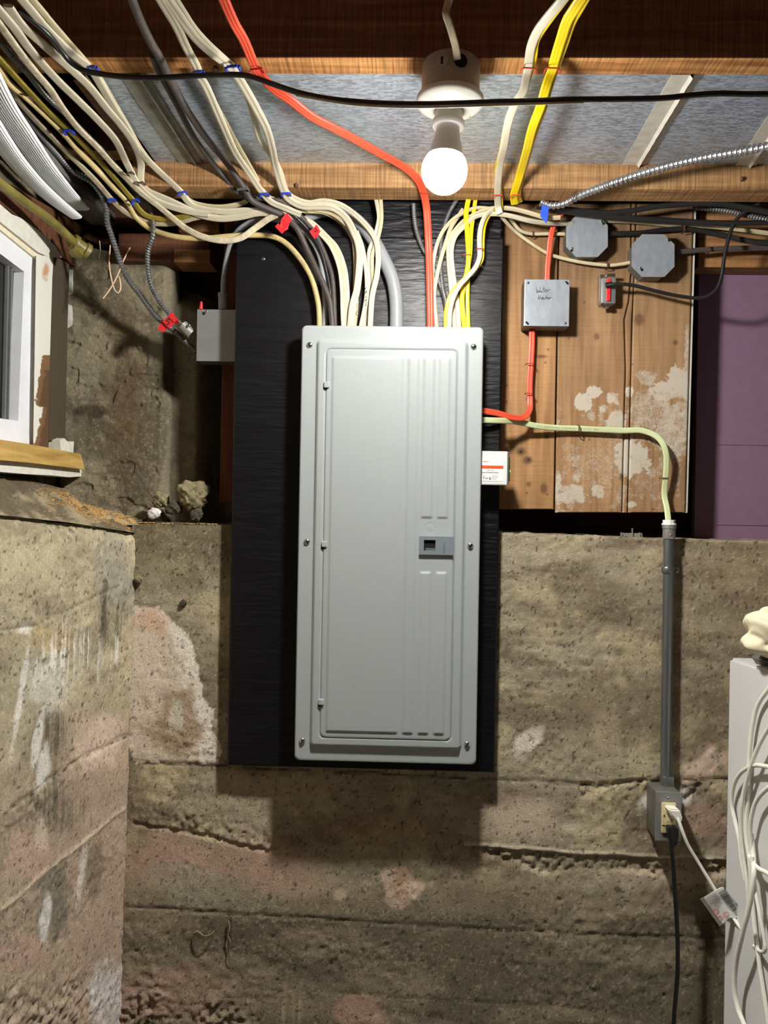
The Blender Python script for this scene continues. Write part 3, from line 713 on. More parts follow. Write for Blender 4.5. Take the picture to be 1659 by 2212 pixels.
# peeling white trim board with a vertex-painted wear map
trim_pts_r = [(568, 115), (600, 113), (768, 108), (860, 106), (960, 105), (985, 104)]
def pos_trim(u, v):
    out = np.zeros((len(u), 3))
    for i in range(len(u)):
        py = 552 + v[i] * 430; xl = 78 - v[i] * 6.5; xr = np.interp(py, [q[0] for q in trim_pts_r], [q[1] for q in trim_pts_r])
        out[i] = PW(xl + u[i] * (xr - xl), py, .012)
    return out
def col_trim(co, u, v):
    py = 552 + v * 430; n = fbm(u * 5, v * 40, 1401, 4); c = np.tile(lin(214, 212, 202), (len(u), 1))
    lim = np.interp(py, [560, 766, 768, 800, 840, 875, 880, 900, 930, 985], [1.2, 1.2, .5, .42, .2, .1, .62, .5, .3, -.1])
    lim = lim + (n - .5) * .35
    c = mixc(c, lin(116, 86, 56), (u > lim) * (py > 766) * 1.0); c = mixc(c, lin(70, 52, 36), ((u > lim + .3) & (py > 800)) * .7)
    c = mixc(c, lin(178, 120, 60), blob(u * 40, v * 430, 24, 34, 8, 16, n, .5) * .8); return c
o = grid('trim_board', np.linspace(0, 1, 26), np.linspace(0, 1, 200), pos_trim, col_trim, M['trim'], win, smooth=False)
wp('header_board', [(-160, 330), (-160, 374), (60, 545), (80, 553), (112, 556), (98, 532), (60, 497), (20, 470), (0, 462)], -.01, .014, M['plaster'])
wp('sill', [(-160, 935), (0, 958), (69, 970), (122, 980), (131, 1013), (0, 998), (-160, 985)], -.01, .05, M['sill'])
wp('apron', [(-160, 985), (0, 998), (131, 1013), (131, 1028), (100, 1030), (60, 1026), (0, 1023), (-160, 1010)], -.02, .035, M['plaster'])
wp('plaster_patch', [(102, 950), (112, 946), (120, 954), (134, 953), (132, 985), (130, 1000), (118, 982), (104, 972)], -.01, .02, M['plaster'])
o = obj('board', prism(bmesh.new(), [PW(115, 552, .002), PW(150, 570, .002), PW(146, 700, .002), PW(140, 1000, .002), PW(132, 1022, .002), PW(132, 960, .002), PW(106, 950, .002), PW(108, 768, .002)], nW * -.03), M['trim'], win)
a = o.data.color_attributes.new('tint', 'FLOAT_COLOR', 'POINT')
for d_ in a.data: d_.color = srgb(72, 62, 48)
wp('plaster_patch', [(136, 582), (146, 590), (146, 640), (143, 700), (141, 764), (136, 766), (138, 720), (133, 690), (137, 650), (134, 610)], -.02, .005, M['plaster'])
wp('casing_strip', [(146, 585), (161, 600), (158, 760), (150, 900), (146, 1036), (134, 1020), (139, 940), (144, 780)], -.02, .012, M['wood_red'])

# ================================================================== CEILING FRAMING
HJ = CAMZ + .756                          # underside of the joists
ceiling = struct(bpy.data.objects.new('ceiling', None)); C.objects.link(ceiling)
def joist(y0, y1, z0, z1, x0=-1.2, x1=1.9, mats=('joist_dark', 'joist_lit')):
    bm = newbox(x0, x1, y0, y1, z0, z1, .002)
    for f in bm.faces: f.material_index = 1 if f.normal.z < -.7 else 0  # undersides take a brighter copy of the wood, bulb light put into the colour
    return obj('joist', bm, None, ceiling, mats=[M[m_] for m_ in mats])
zj = P(829, 125, 1.28).z
joist(1.28, 1.328, zj, zj + .2)
YJ2 = 1.667
for yy in (.89, .50, .11, -.28, -.67, -1.06, -1.45, -1.84): joist(yy, yy + .048, zj, zj + .2, mats=('joist_dark', 'joist_dark'))
zb = P(829, 405, YJ2).z; zt2 = P(829, 350, YJ2).z
joist(YJ2, YJ2 + .067, zb, zt2 + .03, x0=P(285, 400, YJ2).x, mats=('strap', 'strap'))
joist(YJ2 + .02, YJ2 + .067, zt2 + .031, zj + .2)
obj('subfloor_board', newbox(-1.3, 2.0, -2.0, 2.3, zj + .201, zj + .225), M['wood_dark'], ceiling)
obj('rim_beam', newbox(-1.3, 2.0, 2.12, 2.2, 1.3, zj + .2), M['wood_dark'], ceiling)
# nails and knots in the strapping
for px, py, Y in ((1603, 387, YJ2), (640, 401, YJ2), (466, 148, 1.30)):
    p = P(px, py, Y) if Y > 1.5 else PZ(px, py, .75)
    bm = bmesh.new(); bmesh.ops.create_icosphere(bm, subdivisions=1, radius=.006, matrix=Matrix.Translation(p)); obj('nail_head', bm, M['rust'], ceiling)
# galvanized sheet nailed under the joist bay
zs = zj + .001
sheet = thing('sheet_metal', 'galvanized sheet metal panning nailed across the joist bay behind the bulb', 'sheet metal', (0.3, 1.5, zs))
xL = PZ(215, 180, zs - CAMZ).x
obj('sheet', newbox(xL, 1.9, 1.325, 1.70, zs, zs + .002), M['galv'], sheet)
def strip(px, py0, px2, py1, wmm, mat, name, lab):
    a, b2 = PZ(px, py0, zs - CAMZ - .001), PZ(px2, py1, zs - CAMZ - .001)
    a.y = 1.326; b2.y = YJ2; bm = bmesh.new(); n = 24; w2 = wmm / 2000
    for i in range(n):
        p, q = a.lerp(b2, i / n), a.lerp(b2, (i + 1) / n); 
        for (u0, u1, h0, h1) in ((-1, .25, 0, 0), (.25, .42, 0, .006), (.42, .55, .006, 0), (.55, 1, 0, 0)):
            j = lambda k: random.Random(k * 7 + 1).uniform(-.0008, .0008)
            bm.faces.new([bm.verts.new(v) for v in (p + Vector((u0 * w2, 0, -h0 + j(i))), p + Vector((u1 * w2, 0, -h1 + j(i))), q + Vector((u1 * w2, 0, -h1 + j(i + 1))), q + Vector((u0 * w2, 0, -h0 + j(i + 1))))])
    bmesh.ops.remove_doubles(bm, verts=bm.verts, dist=.0001)
    bmesh.ops.solidify(bm, geom=bm.faces[:], thickness=.0008)
    o = obj(name, bm, M[mat], sheet); o['label'] = lab
strip(1478, 168, 1368, 357, 50, 'tape', 'seam_tape', 'pale tape over the seam right of the lamp')
strip(1740, 168, 1610, 357, 44, 'tape', 'seam_tape', 'pale tape at the right edge')
strip(298, 178, 412, 350, 50, 'tapeold', 'seam_flange', 'dull bent flange at the left end')
# framing scraps behind the left bundle
def wbox(name, x0, y0, x1, y1, Y, dep, mat, parent=ceiling):
    a, b2 = P(x0, y1, Y), P(x1, y0, Y); return obj(name, newbox(a.x, b2.x, Y, Y + dep, a.z, b2.z, .002), M[mat], parent)
wbox('blocking', 255, 505, 452, 563, 1.90, .08, 'wood_dark'); wbox('blocking', 385, 468, 474, 500, 1.88, .08, 'beam'); wbox('blocking', 200, 430, 520, 470, 1.96, .08, 'wood_dark')
wbox('blocking', 375, 538, 454, 566, 1.895, .08, 'beam')
wbox('beam', 1508, 440, 1900, 577, 1.862, .055, 'beam')
a = PZ(90, 100, .752); b2 = PZ(345, 408, .752)
obj('strapping', newbox(PZ(243, 270, .752).x - .010, PZ(243, 270, .752).x + .012, 1.34, 1.9, CAMZ + .752, CAMZ + .765), M['joist_dark'], ceiling)
o = obj('sill_plate', prism(bmesh.new(), [PW(-200, 290, -.02), PW(210, 520, -.02), PW(165, 600, -.02), PW(112, 556, -.02), PW(98, 532, -.02), PW(0, 462, -.02), PW(-200, 330, -.02)], nW * .03), M['wood_dark'], ceiling)

# ================================================================== PLANKS ON THE RIGHT
YP = 1.83
pb_ = thing('plank_backing', 'wide pine backing boards spotted with white plaster right of the black plywood', 'board', P(1290, 1105, YP))
CR = [(430, 1364), (590, 1364), (650, 1359), (690, 1349), (800, 1352), (900, 1349), (1110, 1344)]
fx = lambda pts: (lambda y: float(np.interp(y, [p[0] for p in pts], [p[1] for p in pts])))
E0, E1, E2, E3, E4 = fx([(430, 1020), (1110, 1010)]), fx([(430, 1209), (1110, 1198)]), fx(CR), fx([(430, 1376), (700, 1366), (1110, 1356)]), fx([(430, 1500), (1110, 1481)])
def plasterf(co):
    px, py = to_px(co); x, z = co[:, 0], co[:, 2]; w = fbm(x * 70, z * 70, 1501, 5, .65); m = np.zeros(len(px))
    for (cx, cy, rx, ry, s, soft) in [(1283, 847, 17, 15, 1, .1), (1262, 868, 17, 20, 1, .1), (1325, 860, 14, 14, .75, .2), (1359, 848, 10, 12, .8, .2), (1302, 884, 12, 10, .7, .2), (1439, 845, 34, 20, .9, .15), (1470, 830, 32, 34, .95, .12), (1395, 816, 24, 20, .55, .2),
            (1403, 890, 46, 52, .55, .35), (1457, 925, 44, 66, .65, .2), (1367, 990, 40, 40, 1, .1), (1234, 1069, 30, 22, .85, .2), (1292, 1062, 14, 16, .9, .15), (1246, 1030, 10, 14, .6, .3), (1206, 1056, 8, 44, .7, .3), (1331, 915, 20, 27, .85, .12), (1364, 1090, 14, 6, .8, .2), (1408, 1020, 10, 14, .5, .4), (1300, 1000, 60, 70, .35, .6), (1395, 1040, 40, 30, .3, .5), (1278, 900, 10, 12, .6, .3), (1485, 760, 8, 60, .6, .4)]:
        m = np.maximum(m, s * blob(px, py, cx, cy, rx, ry, w, soft))
    m = np.maximum(m, .42 * sm(.5, .7, fbm(x * 70, z * 70, 1521, 4)) * sm(830, 900, py) * (px > 1200))
    m = m * (.45 + 1.0 * fbm(x * 85, z * 85, 1541, 4)) + .0
    return np.clip(m, 0, 1)
def plank(name, L, Rr, y0, y1, tint, dy, seed, gap=1.3):
    def pos(u, v):
        out = np.zeros((len(u), 3))
        for i in range(len(u)):
            py = y1 + (y0 - y1) * v[i]; l, r = L(py) + gap, Rr(py) - gap
            out[i] = P(l + (r - l) * u[i], py, YP + dy)
        out[:, 1] -= (fbm(out[:, 0] * 8, out[:, 2] * 3, seed) - .5) * .003
        e = np.minimum(u, 1 - u); out[:, 1] += .003 * (e < .001)
        return out
    def col(co, u, v):
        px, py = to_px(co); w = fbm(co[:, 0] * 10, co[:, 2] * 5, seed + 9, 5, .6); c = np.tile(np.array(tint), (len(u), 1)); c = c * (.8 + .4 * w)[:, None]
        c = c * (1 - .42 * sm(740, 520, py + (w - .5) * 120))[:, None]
        for (cx, cy, rx, ry) in ((1381, 690, 12, 14), (1289, 727, 7, 8), (1175, 1055, 9, 12), (1142, 1046, 6, 6), (1459, 740, 6, 6), (1125, 975, 12, 10), (1140, 994, 12, 10), (1230, 1070, 5, 6), (1181, 943, 5, 6), (1317, 906, 4, 4), (1170, 770, 14, 4), (1342, 1030, 6, 9)):
            r_ = np.sqrt(((px - cx) / rx) ** 2 + ((py - cy) / ry) ** 2); k = np.exp(-(np.maximum(r_ - .5, 0) * 2.2) ** 2); c = mixc(c, np.array([.30, .24, .2]), k * .8)
        for (cx, cy) in ((1125, 976), (1142, 993)): c = mixc(c, np.array([.02, .02, .02]), np.exp(-(((px - cx) ** 2 + (py - cy) ** 2) / 14)))
        for cx, cy in ((1184, 755), (1178, 783), (1228, 731), (1262, 653), (1094, 833), (1094, 868), (1366, 787), (1273, 949), (1261, 944), (1138, 1065), (1182, 1068), (1465, 975), (1300, 1055), (1411, 1100)): c = mixc(c, np.array([.03, .02, .02]), np.exp(-(((px - cx) ** 2 + (py - cy) ** 2) / 5)) * .9)
        return c
    nu = max(6, int((Rr(800) - L(800)) / 2.2)); nv = int((y1 - y0) / 2.6)
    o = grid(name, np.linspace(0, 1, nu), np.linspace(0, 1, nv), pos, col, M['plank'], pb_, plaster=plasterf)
    o.parent = pb_; o.matrix_parent_inverse = pb_.matrix_world.inverted()
    md = o.modifiers.new('thick', 'SOLIDIFY'); md.thickness = .018; md.offset = -1
    return o
plank('plank', E0, E1, 440, 1100, (1.02, .84, .62), .002, 1601)
plank('plank', E1, E2, 440, 1107, (.88, .78, .66), 0, 1621, .8)
plank('plank', E2, E3, 440, 1107, (.84, .74, .62), .001, 1641, .6)
plank('plank', E3, E4, 440, 1107, (.80, .72, .62), 0, 1661, .8)
o = obj('edge_strip', prism(bmesh.new(), [P(1501, 440, YP), P(1504, 440, YP), P(1485, 1108, YP), P(1483, 1108, YP)], Vector((0, .02, 0))), M['tape'], pb_); o['label'] = 'thin pale plaster line down the right edge'
# boards continue hidden behind the black plywood; one dark one shows at its left
o = wbox('stud', 474, 470, 560, 1085, 1.875, .04, 'wood_red', None); tag(o, 'dark red-brown stud showing left of the black plywood', 'stud')
# purple wall beyond
pw = struct(obj('wall_right', newbox(P(1506, 800, 1.92).x, 2.2, 1.92, 1.94, P(1560, 1163, 1.92).z - .01, CAMZ + .75), M['purple']))
for py in (960, 1133):
    z_ = P(1580, py, 1.92).z; obj('board_seam', newbox(P(1506, 800, 1.92).x + .02, 2.2, 1.9185, 1.921, z_ - .0012, z_ + .0012), M['purple'], pw)
dk = struct(obj('void_wall', newbox(-.5, 2.2, 2.09, 2.11, 1.2, 2.4), M['wood_dark'])); dk.name = 'wall_far'

# ================================================================== BLACK PLYWOOD
YB = 1.765
a, b2 = P(501, 1653, YB), P(1078, 512, YB)
xl_ = (P(512, 530, YB).x + P(490, 1650, YB).x) / 2; xr_ = (P(1090, 512, YB).x + P(1067, 1667, YB).x) / 2
zt_ = P(800, 512, YB).z; zbm = P(780, 1660, YB).z
def board_mesh(x0, x1, z0, z1, y0, th, seed):
    nx, nz = 150, 300
    def pos(u, v):
        x = x0 + (x1 - x0) * u; z = z0 + (z1 - z0) * v
        g = fbm(x * 24 + seed, z * 120, 1701, 4, .6) - .5
        return np.stack([x, y0 - g * .0022 * sm(.35, .6, fbm(x * 5, z * 7, 1721)), z], 1)
    return pos
o = grid('plywood_board', np.linspace(0, 1, 150), np.linspace(0, 1, 330), board_mesh(xl_, xr_, zbm, zt_, YB, .019, 3), None, M['blackply'])
md = o.modifiers.new('t', 'SOLIDIFY'); md.thickness = .019; md.offset = -1
tag(o, 'tall black painted plywood board on the concrete wall behind the grey electrical panel', 'board')
BOARD = o
xl2, xr2 = P(505, 480, 1.782).x, P(1085, 480, 1.782).x
o = grid('plywood_board', np.linspace(0, 1, 150), np.linspace(0, 1, 60), board_mesh(xl2, xr2, zt_ - .03, P(800, 420, 1.782).z, 1.786, .03, 9), None, M['blackply'])
md = o.modifiers.new('t', 'SOLIDIFY'); md.thickness = .03; md.offset = -1
tag(o, 'narrow black painted board above the tall one, just under the joist', 'board')
# screws in the black board
def screw(px, py, Y, r, name='screw', parent=None, lab=None, ang=.4, cat='screw'):
    c = P(px, py, Y); bm = bmesh.new()
    lathe(bm, [(r, 0), (r * .95, r * .25), (r * .7, r * .5), (r * .25, r * .62)], c, Vector((0, -1, 0)), 20)
    d = Vector((math.cos(ang), 0, math.sin(ang))); u = Vector((-d.z, 0, d.x))
    top = c + Vector((0, -r * .64, 0))
    o = obj(name, bm, M['chrome'], parent, smooth=True)
    bm = bmesh.new(); prism(bm, [top + d * r * .7 + u * r * .12, top - d * r * .7 + u * r * .12, top - d * r * .7 - u * r * .12, top + d * r * .7 - u * r * .12], Vector((0, r * .05, 0)))
    s = obj('slot', bm, M['darkhole'], o)
    if lab: tag(o, lab, cat)
    return o
screw(569, 559, YB, .005, parent=BOARD); screw(1043, 577, YB, .004, parent=BOARD)

# ================================================================== PANEL
YF = 1.70
panel = thing('electrical_panel', 'tall grey electrical panel with hinged door on the black plywood', 'electrical panel', P(833, 1650, YF))
def avx(pt, pb): return (P(pt[0], pt[1], YF).x + P(pb[0], pb[1], YF).x) / 2
def zz(px, py): return P(px, py, YF).z
X0, X1 = avx((651, 705), (636, 1645)), avx((1044, 710), (1030, 1650)); Z1, Z0 = zz(848, 704), zz(833, 1648)
def rr(x, z, x0, x1, z0, z1, r):
    cx, cz = (x0 + x1) / 2, (z0 + z1) / 2; qx = np.abs(x - cx) - (x1 - x0) / 2 + r; qz = np.abs(z - cz) - (z1 - z0) / 2 + r
    return np.sqrt(np.maximum(qx, 0) ** 2 + np.maximum(qz, 0) ** 2) + np.minimum(np.maximum(qx, qz), 0) - r
PLx0, PLx1 = avx((687, 745), (671, 1610)), avx((1004, 745), (999, 1610)); PLz1, PLz0 = zz(848, 739), zz(833, 1613)
DX0, DX1 = avx((705, 760), (692, 1590)), avx((988, 760), (973, 1590)); DZ1, DZ0 = zz(846, 757), zz(833, 1594)
def hf_mesh(name, x0, x1, z0, z1, rad, res, hfun, yb, skirt, mat, parent):
    xs = np.arange(x0 - res, x1 + res * 1.5, res); zs_ = np.arange(z0 - res, z1 + res * 1.5, res)
    xx, zg = np.meshgrid(xs, zs_); x = xx.ravel().copy(); z = zg.ravel().copy()
    d = rr(x, z, x0, x1, z0, z1, rad); e = 1e-5
    gx = (rr(x + e, z, x0, x1, z0, z1, rad) - d) / e; gz = (rr(x, z + e, x0, x1, z0, z1, rad) - d) / e
    sn = d > 0; x[sn] -= gx[sn] * d[sn]; z[sn] -= gz[sn] * d[sn]
    y = yb - hfun(x, z)
    nu, nv = len(xs), len(zs_); i = (np.arange(nv - 1)[:, None] * nu + np.arange(nu - 1)[None, :]).ravel()
    f = np.stack([i, i + 1, i + nu + 1, i + nu], 1); f = f[~np.all(sn[f], axis=1)]
    bm = bmesh.new(); used = np.unique(f); mp = {}
    for k in used: mp[k] = bm.verts.new((x[k], y[k], z[k]))
    for q in f:
        try: bm.faces.new([mp[k] for k in q])
        except Exception: pass
    bmesh.ops.remove_doubles(bm, verts=bm.verts, dist=1e-5)
    be = [e_ for e_ in bm.edges if e_.is_boundary]
    r_ = bmesh.ops.extrude_edge_only(bm, edges=be)
    for g in r_['geom']:
        if isinstance(g, bmesh.types.BMVert): g.co.y += skirt
    bmesh.ops.recalc_face_normals(bm, faces=bm.faces)
    o = obj(name, bm, mat, parent, smooth=True); return o
def hc(x, z):
    h = .0085 * sm(.004, -.004, rr(x, z, PLx0, PLx1, PLz0, PLz1, .008))
    h -= .004 * sm(.0015, -.0015, rr(x, z, DX0 - .001, DX1 + .001, DZ0 - .001, DZ1 + .001, .012))
    d = rr(x, z, X0, X1, Z0, Z1, .012); h -= .0035 * sm(-.004, 0, d) ** 2
    return h
hf_mesh('cover', X0, X1, Z0, Z1, .012, .0024, hc, YF, .02, M['panelgrey'], panel)
ribs = [((882, 906), (869, 891)), ((915, 939), (902, 925)), ((949, 972), (936, 959))]
EM = [(avx((718, 773), (706, 1580)), avx((872, 773), (858, 1580)))] + [(avx((a_[0], 773), (b_[0], 1580)), avx((a_[1], 773), (b_[1], 1580))) for a_, b_ in ribs]
ez1, ez0 = zz(845, 774), zz(835, 1581); em1, em0 = zz(925, 1119), zz(922, 1235)
def hd(x, z):
    h = np.zeros_like(x)
    for i, (a_, b_) in enumerate(EM):
        if i < 2: h = np.maximum(h, .0026 * sm(.0012, -.0032, rr(x, z, a_, b_, ez0, ez1, .002)))
        else:
            for z0_, z1_ in ((em1, ez1), (ez0, em0)): h = np.maximum(h, .0026 * sm(.0012, -.0032, rr(x, z, a_, b_, z0_, z1_, .002)))
    c = P(929, 1140, YF); r_ = np.sqrt((x - c.x) ** 2 + (z - c.z) ** 2); h = h - .001 * np.exp(-((r_ - .0095) / .0011) ** 2)
    d = rr(x, z, DX0, DX1, DZ0, DZ1, .011); h -= .003 * sm(-.004, 0, d) ** 2
    return h + .0095
door = hf_mesh('door', DX0, DX1, DZ0, DZ1, .011, .0024, hd, YF, .006, M['panelgrey'], panel)
# knock-out circle, latch, hinges, screws
la, lb = P(905, 1197, YF), P(979, 1159, YF)
bm = bmesh.new(); yl = YF - .0095
hx0, hx1, hz0, hz1 = P(915, 1188, YF).x, P(940, 1188, YF).x, P(925, 1189, YF).z, P(925, 1166, YF).z
for (x0, x1, z0, z1) in ((la.x, hx0, la.z, lb.z), (hx1, lb.x, la.z, lb.z), (hx0, hx1, hz1, lb.z), (hx0, hx1, la.z, hz0)): box(bm, x0, x1, yl - .006, yl, z0, z1)
lt = obj('latch', bm, M['latch'], panel); lt['label'] = 'blue-grey plastic sliding latch with square finger recess'
obj('finger_recess', newbox(hx0, hx1, yl - .0012, yl - .0002, hz0, hz1), M['darkhole'], lt)
obj('finger_ramp', prism(bmesh.new(), [Vector((hx0 + .004, yl - .001, hz0)), Vector((hx1, yl - .001, hz0)), Vector((hx1, yl - .003, hz0 + .006)), Vector((hx0 + .004, yl - .003, hz0 + .006))], Vector((0, -.001, 0))), M['latch'], lt)
text('SIEMENS', .0058, Vector((P(960, 1193, YF).x, yl - .0063, P(960, 1194, YF).z)), Vector((0, 0, 1)), Vector((-1, 0, 0)), M['latch'], lt, bold=.0002, space=1.15)
for px, py in ((706, 833), (701, 1175), (694, 1514)):
    c = P(px, py, YF); bm = newbox(c.x - .005, c.x + .007, YF - .0135, YF - .006, c.z - .0065, c.z + .0065, .002); obj('hinge', bm, M['panelgrey'], panel)
    obj('hinge_gap', newbox(c.x - .006, c.x + .002, YF - .0096, YF - .0086, c.z - .0105, c.z - .0066), M['darkhole'], panel)
    obj('hinge_emboss', newbox(c.x - .0135, c.x - .0105, YF - .0088, YF - .006, c.z - .007, c.z + .006, .001), M['panelgrey'], panel)
# vertical hinge-side gap
for (px, py, a_) in ((669, 745, 1.3), (1023, 749, .3), (663, 1170, .2), (1016, 1179, .9), (653, 1600, 1.2), (1009, 1608, 1.0)):
    screw(px, py, YF - .0005, .0068, parent=panel, ang=a_)
obj('enclosure', newbox(X0 + .012, X1 - .012, YF + .018, YB - .004, Z0 + .012, Z1 - .012), M['panelgrey'], panel)

# surge protector on the panel's right side
Ysd = 1.715
sa, sb = P(1038, 1047, Ysd), P(1097, 975, Ysd)
surge = thing('surge_protector', 'white surge protector box with an orange striped label, right side of the panel', 'surge protector', P(1068, 1050, Ysd))
obj('body', newbox(sa.x, sb.x + .004, Ysd + .003, Ysd + .04, sa.z + .002, sb.z - .001, .002), M['sidesteel'], surge)
obj('front', newbox(sa.x, sb.x, Ysd, Ysd + .03, sa.z, sb.z, .0025), M['white'], surge)
obj('side_glow', newbox(sb.x + .0042, sb.x + .007, Ysd + .012, Ysd + .03, sa.z + .008, sb.z - .012, .001), M['green'], surge)
obj('indicator', newbox(sb.x + .007, sb.x + .0082, Ysd + .012, Ysd + .0155, P(1098, 1018, Ysd).z, P(1098, 1015, Ysd).z), M['led_green'], surge)
l0, l1 = P(1040, 1039, Ysd), P(1087, 990, Ysd)
lab = obj('label_sticker', newbox(l0.x, l1.x, Ysd - .0006, Ysd, l0.z, l1.z), M['label'], surge)
o0, o1 = P(1040, 1012, Ysd), P(1087, 1006, Ysd); obj('band', newbox(o0.x, o1.x, Ysd - .0009, Ysd - .0005, o0.z, o1.z), M['orangeband'], lab)
ex, ez = Vector((1, 0, 0)), Vector((0, 0, 1))
def tx(s, px, py, size, mat, par, Y, bold=0, space=1.0): text(s, size, P(px, py, Y), ex, ez, M[mat], par, bold=bold, space=space)
tx('mersen', 1042, 998, .0048, 'redink', lab, Ysd - .001); tx('Surge-Trap', 1052, 1017, .0034, 'inkgrey', lab, Ysd - .001)
tx('Surge Protective Device', 1040.5, 1021.5, .0042, 'ink', lab, Ysd - .001, space=.93)
for i, (x_, y_, n_) in enumerate(((1043, 1028, 'Model'), (1063, 1028.5, 'Type 120/240V'), (1063, 1032, '50 kA   60 Hz'), (1063, 1035, 'SCCR 200'))): tx(n_, x_, y_, .0022, 'inkgrey', lab, Ysd - .001)
fs = lambda px, py: P(px, py, Ysd - .0012)
strokes([[(1043, 1030.5), (1046.5, 1030.5)], [(1044.8, 1030.5), (1044, 1034.5)], [(1047, 1032.8), (1048.5, 1032.8)], [(1050, 1031), (1049.5, 1034.8)], [(1051, 1033), (1054, 1033)], [(1052.5, 1031), (1052.2, 1034.5)], [(1056, 1032), (1059, 1031), (1060, 1033), (1056, 1034.8), (1060.5, 1034.8)]], fs, .0004, M['ink'], lab)

# ================================================================== LAMP
YL = 1.30
ctop = P(975, 135, YL); ctop.z = zj
baxis = (P(959, 372, YL) - ctop).normalized()
lbx = thing('ceiling_box', 'round grey ceiling box with knockouts fixed under the first joist, holding the lampholder', 'electrical box', ctop)
h_tot = (P(959, 372, YL) - ctop).length
dn = Vector((-.02, 0, -1)).normalized()
obj('box_body', lathe(bmesh.new(), [(.047, 0), (.049, .003), (.049, .052), (.047, .054)], ctop, dn, 48), M['boxgrey'], lbx, smooth=True)
for ang, hole in ((-1.92, False), (-1.30, True)):
    d = Vector((math.cos(ang), math.sin(ang), 0)); c = ctop + dn * .020 + d * .0485
    bm = bmesh.new(); lathe(bm, [(.0115, 0), (.0112, .0012), (.009, .0016)], c, d, 24); o = obj('knockout', bm, M['boxgrey'] if not hole else M['darkhole'], lbx, smooth=True)
    if hole: o['label'] = 'open dark round knockout hole'
    else:
        cc = c + d * .0018; s_ = d.cross(Vector((0, 0, 1))); obj('slot', prism(bmesh.new(), [cc + s_ * .0016 + Vector((0, 0, .006)), cc - s_ * .0016 + Vector((0, 0, .006)), cc - s_ * .0016 - Vector((0, 0, .006)), cc + s_ * .0016 - Vector((0, 0, .006))], d * .0006), M['darkhole'], o)
pc = ctop + dn * .0545
lh = thing('lampholder', 'white porcelain keyless lampholder under the round ceiling box', 'lampholder', pc)
obj('base_plate', lathe(bmesh.new(), [(.050, 0), (.0565, .003), (.0565, .010), (.054, .014), (.045, .019), (.030, .024), (.027, .025)], pc, dn, 56), M['porcelain'], lh, smooth=True)
obj('socket', lathe(bmesh.new(), [(.0235, .024), (.0235, .040), (.0275, .042), (.028, .048), (.026, .0515), (.021, .052)], pc, baxis, 40), M['porcelain'], lh, smooth=True)
for a_ in (.6, 3.6):
    c = pc + dn * .0185 + Vector((math.cos(a_) * .042, math.sin(a_) * .042, 0)); obj('mounting_slot', lathe(bmesh.new(), [(.004, 0), (.003, .002)], c, dn, 14), M['chrome'], lh)
gc = P(960, 369, YL)
bulb = thing('light_bulb', 'lit white globe light bulb screwed into the ceiling lampholder', 'light bulb', gc)
q0 = pc + baxis * .050; ax = (gc - q0).normalized(); L_ = (gc - q0).length
obj('housing', lathe(bmesh.new(), [(.0195, -.004), (.0195, .004), (.0205, .010), (.0225, .022), (.026, .033), (.0305, L_ - .019), (.031, L_ - .0165)], q0, ax, 40), M['led'], bulb, smooth=True)
rg = .0385
prof = [(rg * math.sin(t), L_ - rg * math.cos(t) if False else L_ + -rg * math.cos(t)) for t in np.linspace(math.radians(52), math.pi - .01, 22)]
obj('globe', lathe(bmesh.new(), prof, q0, ax, 40), M['globe'], bulb, smooth=True)

# ================================================================== BOXES
def oct_pts(cx, cy, hw, hh, cut, Y): 
    return [P(cx + x, cy + y, Y) for x, y in ((-hw + cut, -hh), (hw - cut, -hh), (hw, -hh + cut), (hw, hh - cut), (hw - cut, hh), (-hw + cut, hh), (-hw, hh - cut), (-hw, -hh + cut))]
def octbox(cx, cy, hw, hh, label, holes, group='octagon boxes on the planks'):
    t = thing('junction_box', label, 'junction box', P(cx, cy + hh, 1.79))
    Yf = 1.788
    obj('body', prism(bmesh.new(), [p + Vector((0, .002, 0)) for p in oct_pts(cx, cy, hw - 1, hh - 1, 24, Yf)], Vector((0, .038, 0))), M['sidesteel'], t)
    cv = obj('cover', prism(bmesh.new(), oct_pts(cx, cy, hw, hh, 22, Yf), Vector((0, .0022, 0))), M['galvbox'], t)
    for (px, py, sx, sy) in holes:
        c = P(px, py, Yf); obj('slot_hole', lathe(bmesh.new(), [(.0034, 0), (.0032, .0006)], c, Vector((0, -1, 0)), 14), M['darkhole'], cv)
        screw(sx, sy, Yf, .0030, parent=t)
    c = P(cx, cy + hh, Yf + .022); obj('knockout', lathe(bmesh.new(), [(.0095, 0), (.009, .001)], c + Vector((0, .0, .0002)), Vector((0, 0, -1)), 20), M['castzinc'], t)
    return t
octbox(1268, 510, 45, 45, 'octagonal steel junction box, upper left of the two on the planks', [(1304, 483, 1300, 479), (1235, 541, 1236, 537)])
octbox(1411, 552, 46, 46, 'octagonal steel junction box, lower right of the two on the planks', [(1387, 583, 1383, 579), (1446, 519, 1443, 517)])
